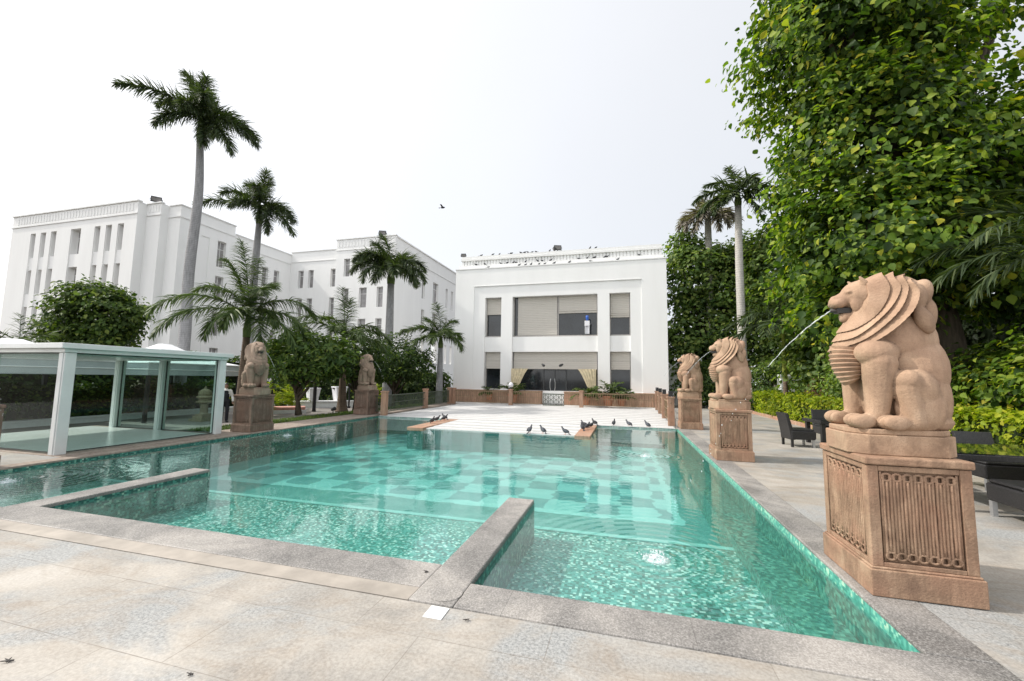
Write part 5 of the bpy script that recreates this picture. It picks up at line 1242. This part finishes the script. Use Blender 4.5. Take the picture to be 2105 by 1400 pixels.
# bits of masonry among the plants at the right
for lab, x, y, z, sx, sy, sz, m in [('white low planter wall under the young palm stem', 8.05, 23.6, .05, 1.2, .5, 1.85, 'white_metal'), ('pale stone block among the shrubs left of the big lion', 8.3, 19.6, .05, .8, .5, 2.55, 'lantern'), ('weathered stone ledge showing through the shrub at the right edge', 8.7, 10.6, .05, 1.4, .8, 2.35, 'lantern')]:
    b = MB(); b.box(-sx / 2, -sy / 2, 0, sx / 2, sy / 2, sz); b.box(-sx / 2 - .06, -sy / 2 - .06, sz, sx / 2 + .06, sy / 2 + .06, sz + .1); o = b.build('stone_block', M[m], None, bevel=.02, loc=(x, y, z)); tag(o, lab, 'stone block')
t = thing('side_annex', 'grey-white annex wall between the pavilion and the far right lion', 'building', (3.4, 30, 0)); b = MB(); b.box(-.8, -.2, 0, 1.1, 6, 2.6); b.box(-.86, -.26, 2.6, 1.16, 6, 2.75); b.build('wall', M['white_trim'], t)

# ------------------------------------------------------------------ black rattan furniture
def chair(x, y, rz, label, grp='black rattan chairs on the right'):
    """seat faces +x locally"""
    t = thing('rattan_chair', label, 'chair', (x, y, 0), rz, grp)
    b = MB(); n = 8; prof = []
    for k in range(n + 1): u = k / n; prof.append((-.25 - .13 * u ** 1.4 + .02 * u, .18 + .66 * u))
    vs = []; fs = []
    for s_ in (-.26, .26):
        for (px, pz) in prof: vs.append((px - .028, s_ * (1 - .04 * pz), pz)); vs.append((px + .028 + .06 * (1 - pz), s_ * (1 - .04 * pz), pz))
    m = 2 * (n + 1)
    for k in range(n): a = 2 * k; fs += [(a, a + 1, a + 3, a + 2), (m + a, m + a + 2, m + a + 3, m + a + 1), (a, a + 2, m + a + 2, m + a), (a + 1, m + a + 1, m + a + 3, a + 3)]
    fs += [(0, m, m + 1, 1), (2 * n, 2 * n + 1, m + 2 * n + 1, m + 2 * n)]
    b.add(vs, fs); b.build('backrest', M['rattan'], t, bevel=.01)
    b = MB(); b.box(-.27, -.27, .19, .29, .27, .40); b.build('seat_apron', M['rattan'], t, bevel=.02)
    b = MB(); b.box(-.22, -.25, .401, .28, .25, .45); b.build('seat_cushion', M['rattan'], t, bevel=.025)
    for sx in (-.24, .25):
        for sy in (-.23, .23):
            b = MB(); b.box(sx - .025, sy - .025, 0, sx + .025, sy + .025, .188); b.build('leg', M['foot_metal'] if sx > 0 else M['rattan'], t)
    return t
def table(x, y, w_, d_, h_, label, glass=True, rz=0):
    t = thing('rattan_table', label, 'table', (x, y, 0), rz)
    b = MB(); b.box(-w_ / 2, -d_ / 2, h_ - .09, w_ / 2, d_ / 2, h_ - .012); b.build('apron', M['rattan'], t, bevel=.01)
    b = MB(); b.box(-w_ / 2 + .0, -d_ / 2 + .0, h_ - .011, w_ / 2, d_ / 2, h_); b.build('tabletop', M['tabletop'], t)
    for sx in (-1, 1):
        for sy in (-1, 1): b = MB(); b.box(sx * (w_ / 2 - .09) - .045, sy * (d_ / 2 - .09) - .045, 0, sx * (w_ / 2 - .09) + .045, sy * (d_ / 2 - .09) + .045, h_ - .091); b.build('leg', M['rattan'], t)
chair(4.25, 12.3, .12, 'black rattan chair in side view left of the small table, behind the big lion')
table(5.2, 12.85, .9, .9, .66, 'small square black rattan table between the chairs behind the big lion', rz=.1)
chair(5.75, 12.5, PI + .1, 'black rattan chair on the right of the small table, partly hidden by the big lion')
chair(5.5, 13.75, -PI / 2, 'black rattan chair behind the small table')
table(5.0, 7.35, 2.0, 1.25, .74, 'large black rattan table with reflecting glass top at the right edge')
chair(4.62, 6.42, PI / 2, 'black rattan chair nearest the camera at the right edge, facing the large table')
chair(4.55, 8.35, -PI / 2, 'black rattan chair on the far side of the large table, close to the big lion')
chair(5.55, 8.4, -PI / 2, 'black rattan chair on the far side of the large table, near the right edge')

# ------------------------------------------------------------------ pigeons
def pigeon(x, y, z, rz, label, group, dark=False, lean=0, s=1.0, parts=True):
    t = thing('pigeon', label, 'pigeon', (x, y, z), rz, group); mt = M['pigeon_dark'] if dark else M['pigeon']
    b = MB(); Mx = Matrix.Rotation(R(-28 + lean), 4, 'Y')
    b.ell((0, 0, .135), (.115, .062, .066), 12, 8, Mx); h = Mx @ Vector((.1, 0, 0)) + Vector((0, 0, .135))
    b.cap(h - Vector((.03, 0, .01)), h + Vector((.025, 0, .065)), .045, .026, 8); hd = h + Vector((.035, 0, .085)); b.ell(hd, (.032, .026, .028), 10, 7)
    b.cap(hd + Vector((.022, 0, -.004)), hd + Vector((.052, 0, -.012)), .009, .003, 5)
    body = remesh_small(b); body.parent = t; body.data.materials.append(mt)
    b = MB(); tb = Mx @ Vector((-.08, 0, -.005)) + Vector((0, 0, .135)); te = Mx @ Vector((-.23, 0, -.03)) + Vector((0, 0, .135))
    b.add([tb + Vector((0, -.02, .012)), tb + Vector((0, -.02, .012)), te + Vector((0, .04, .006)), te + Vector((0, -.04, .006)), tb + Vector((0, -.02, -.012)), tb + Vector((0, -.02, -.012)), te + Vector((0, .04, -.002)), te + Vector((0, -.04, -.002))], [(0, 1, 2, 3), (7, 6, 5, 4), (0, 3, 7, 4), (1, 5, 6, 2), (2, 6, 7, 3), (0, 4, 5, 1)]); b.build('tail', M['pigeon_dark'], t)
    for sg in (-1, 1): b = MB(); b.ell((-.03, sg * .056, .138), (.115, .016, .045), 10, 6, Mx); b.v = [(v[0], v[1], v[2]) for v in b.v]; b.build('wing', mt, t, smooth=True)
    for sg in (-1, 1): b = MB(); b.tube([(0, sg * .022, .085), (.0, sg * .024, .01), (.035, sg * .026, .004)], .006, 5); b.build('leg', M['pinkwall'], t)
    t.scale = (s, s, s); return t
def remesh_small(b):
    o = b.build('body', None, None, smooth=True); return o
gp = 'pigeons standing at the far edge of the pool'
pg = [(-2.84, 12.62, -.056, 1.2, 'pigeon at the white step edge, leftmost of the three on the front edge', 0), (-2.44, 12.66, -.056, 2.6, 'pigeon at the white step edge, middle one of the three on the front edge', 0), (-1.75, 12.64, -.056, 2.9, 'smaller pale-necked pigeon on the front edge, nearest the stone cap', 0),
      (-1.33, 13.6, -.02, 2.0, 'dark pigeon lowest on the right stone cap', 1), (-1.22, 14.0, -.02, .9, 'pigeon in the huddle on the right stone cap, tallest of them', 1), (-1.35, 14.5, -.02, 2.8, 'pigeon in the huddle on the right stone cap, at its left', 1), (-1.12, 14.35, -.02, -.4, 'pigeon in the huddle on the right stone cap, facing right', 1), (-1.07, 15.3, -.02, 2.4, 'pigeon at the far end of the right stone cap', 1),
      (-.4, 15.6, -.04, 1.4, 'pigeon crouching with spread wings on the far pool edge', 1), (.12, 15.58, -.04, 2.5, 'pigeon standing on the far pool edge, second from the right', 0), (.75, 15.5, -.04, 2.4, 'pigeon standing alone on the far pool edge nearest the right fence', 0),
      (-6.72, 14.2, -.02, .2, 'dark pigeon on the left stone cap, nearest the pool', 1), (-6.6, 14.6, -.02, .6, 'upright pigeon on the left stone cap', 1), (-6.75, 14.95, -.02, 2.8, 'pigeon at the far end of the left stone cap', 1), (-6.6, 13.6, -.02, -.5, 'crouching pigeon at the near end of the left stone cap', 1)]
for x, y, z, rz, lab, dk in pg: pigeon(x, y, z, rz, lab, gp, dk, lean=random.uniform(-14, 10), s=.86)
# small birds along the pavilion roof
rb = MB(); Mx = Matrix.Rotation(R(-25), 4, 'Y'); rb.ell((0, 0, .1), (.13, .062, .066), 8, 6, Mx); rb.ell((.12, 0, .2), (.035, -.02, .03), 8, 6); rb.cap((.07, 0, .13), (.115, 0, .19), .045, .028, 6); rb.cap((-.08, 0, .06), (-.24, 0, .0), -.02, .022, 6); rb.tube([(0, 0, .06), (0, 0, 0)], .012, 4)
rb0 = rb.build('roof_pigeon', M['pigeon_dark'], None, smooth=True)
pts = [(-9.99, 2), (-9.1, 2), (-8.6, 2), (-7.74, 2), (-7.0, 2), (-6.75, 2), (-6.5, 2), (-6.2, 2), (-5.9, 2), (-4.95, 2), (-2.19, 2), (-1.8, 2)] + \
      [(-10.23, 1), (-9.6, 1), (-9.26, 0), (-8.4, 1), (-7.95, 1), (-7.5, 1), (-7.3, 1), (-6.6, 1), (-7.0, 0), (-6.55, 0), (-6.15, 0), (-5.75, 1), (-5.42, 1), (-5.6, 0), (-5.2, 0), (-4.83, 1), (-4.56, 0), (-3.51, 0), (-2.9, 1), (-2.35, 1), (-2.1, 0), (-1.85, 1), (-1.92, 1), (-1.2, 1), (-1.1, 1), (-.38, 0), (.98, 1)]
for i, (x, lv) in enumerate(pts):
    o = rb0 if i == 0 else rb0.copy()
    if i: col.objects.link(o)
    o.location = (x, (27.12, 27.4, 27.63)[lv], (9.36, 9.66, 10.402)[lv]); o.rotation_euler = (0, random.uniform(-.2, .3), random.choice((0, PI, .6, 2.6, -.7))); k = random.uniform(.72, .92); o.scale = (k, k, k)
    lab, grp = [('small dark pigeon on the lower white ledge below the pavilion parapet', 'pigeons on the lower pavilion ledge'), ('small dark pigeon on the upper white ledge at the foot of the pavilion parapet', 'pigeons on the upper pavilion ledge'), ('small dark pigeon on top of the pavilion parapet against the sky', 'pigeons on top of the pavilion parapet')][lv]
    tag(o, lab, 'pigeon', grp)
b = MB(); b.ell((0, 0, 0), (.16, .06, .06), 8, 6); b.add([(.06, 0, .02), (-.08, 0, .02), (-.06, .34, .14), (.04, .3, .13)], [(0, 1, 2, 3)]); b.add([(.06, 0, .02), (-.08, 0, .02), (-.06, -.34, .10), (.04, -.3, .09)], [(0, 1, 2, 3)]); b.cap((-.12, 0, 0), (-.26, 0, 0), -.02, .03, 5)
o = b.build('flying_bird', M['pigeon_dark'], None, loc=(-11.4, 24, 12.7)); tag(o, 'single tiny bird flying in the white sky left of the pavilion roof', 'bird')

# ------------------------------------------------------------------ the waiter in the garden
def person():
    t = thing('person', 'person in a black waistcoat, white shirt and dark trousers standing beside the left lion pedestal', 'person', (-17.1, 14.5, -.5), math.atan2(-1, .55) + .5)
    # local frame: faces +x
    b = MB()
    b.cap((0, 0, .98), (0, 0, 1.08), .115, .115, 14); b.ell((0, 0, 1.2), (.115, .16, .2), 14, 10); b.ell((.0, 0, 1.36), (.10, .185, .09), 14, 10); b.cap((0, 0, 1.4), (.02, 0, 1.5), .055, .05, 10)
    b.ell((.03, 0, 1.6), (.095, .075, .115), 14, 10); b.cap((.1, 0, 1.6), (.13, 0, 1.575), .014, .017, 6); b.cap((.05, 0, 1.53), (.085, 0, 1.515), .05, .035, 8)
    for s in (-1, 1):
        b.ell((.02, s * .077, 1.59), (.02, .012, .03), 6, 5)
        b.cap((0, s * .18, 1.37), (-.03, s * .27, 1.12), .052, .042, 10); b.cap((-.03, s * .27, 1.12), (.12, s * .27, .93), .04, .028, 10)
        b.cap((.13, s * .27, .92), (.17, s * .265, .86), -.02, .03, 8)
        for k in range(4): b.cap((.175, s * .265 + (k - 1.5) * .017, .85), (.2, s * .265 + (k - 1.5) * .017, .79 + .008 * abs(k - 1)), .0095, .008, 6)
        b.cap((.15, s * .235, .89), (.19, s * .225, .84), .01, .009, 6)
        b.cap((0, s * .085, .96), (.01, s * .095, .52), .085, .058, 12); b.cap((.01, s * .095, .52), (-.02, s * .1, .09), .056, .036, 12); b.cap((-.03, s * .1, .04), (.13, s * .115, .03), .04, .034, 8)
    remesh(b, 'body', M['skin'], t, .011, 2)
    b = MB()
    for s in (-1, 1): b.cap((.02, s * .077, 1.615), (.11, s * .035, 1.62), .004, .004, 4)
    b.v = []; b.f = []
    for s in (-1, 1): b.ell((.115, s * .03, 1.615), (.009, .012, .008), 6, 5)
    b.build('eyes', M['hair'], t)
    b = MB(); b.ell((.01, 0, 1.645), (.105, .085, .09), 14, 10); b.ell((-.03, 0, 1.6), (.075, .08, .1), 12, 8); remesh(b, 'hair', M['hair'], t, .012, 2)
    b = MB(); b.ell((0, 0, 1.2), (.13, .178, .215), 14, 10); b.ell((0, 0, 1.36), (.115, .2, .098), 14, 10); b.cap((0, 0, 1.42), (.01, 0, 1.47), .066, .062, 10)
    for s in (-1, 1): b.cap((0, s * .18, 1.37), (-.03, s * .27, 1.12), .068, .058, 10); b.cap((-.03, s * .27, 1.12), (.115, s * .27, .94), .056, .042, 10)
    remesh(b, 'shirt', M['shirt'], t, .013, 2)
    b = MB(); b.ell((0, 0, 1.18), (.145, .165, .22), 14, 10); b.ell((0, 0, 1.34), (.13, .15, .1), 14, 10); remesh(b, 'waistcoat', M['waistcoat'], t, .013, 2)
    b = MB(); b.cap((0, 0, .95), (0, 0, 1.04), .135, .13, 14)
    for s in (-1, 1): b.cap((0, s * .085, .96), (.01, s * .095, .52), .102, .075, 12); b.cap((.01, s * .095, .52), (-.02, s * .1, .1), .073, .06, 12)
    remesh(b, 'trousers', M['waistcoat'], t, .013, 2)
    for s in (-1, 1): b = MB(); b.cap((-.05, s * .1, .045), (.15, s * .12, .035), .05, .04, 8); b.build('shoe', M['black'], t, smooth=True)
person()
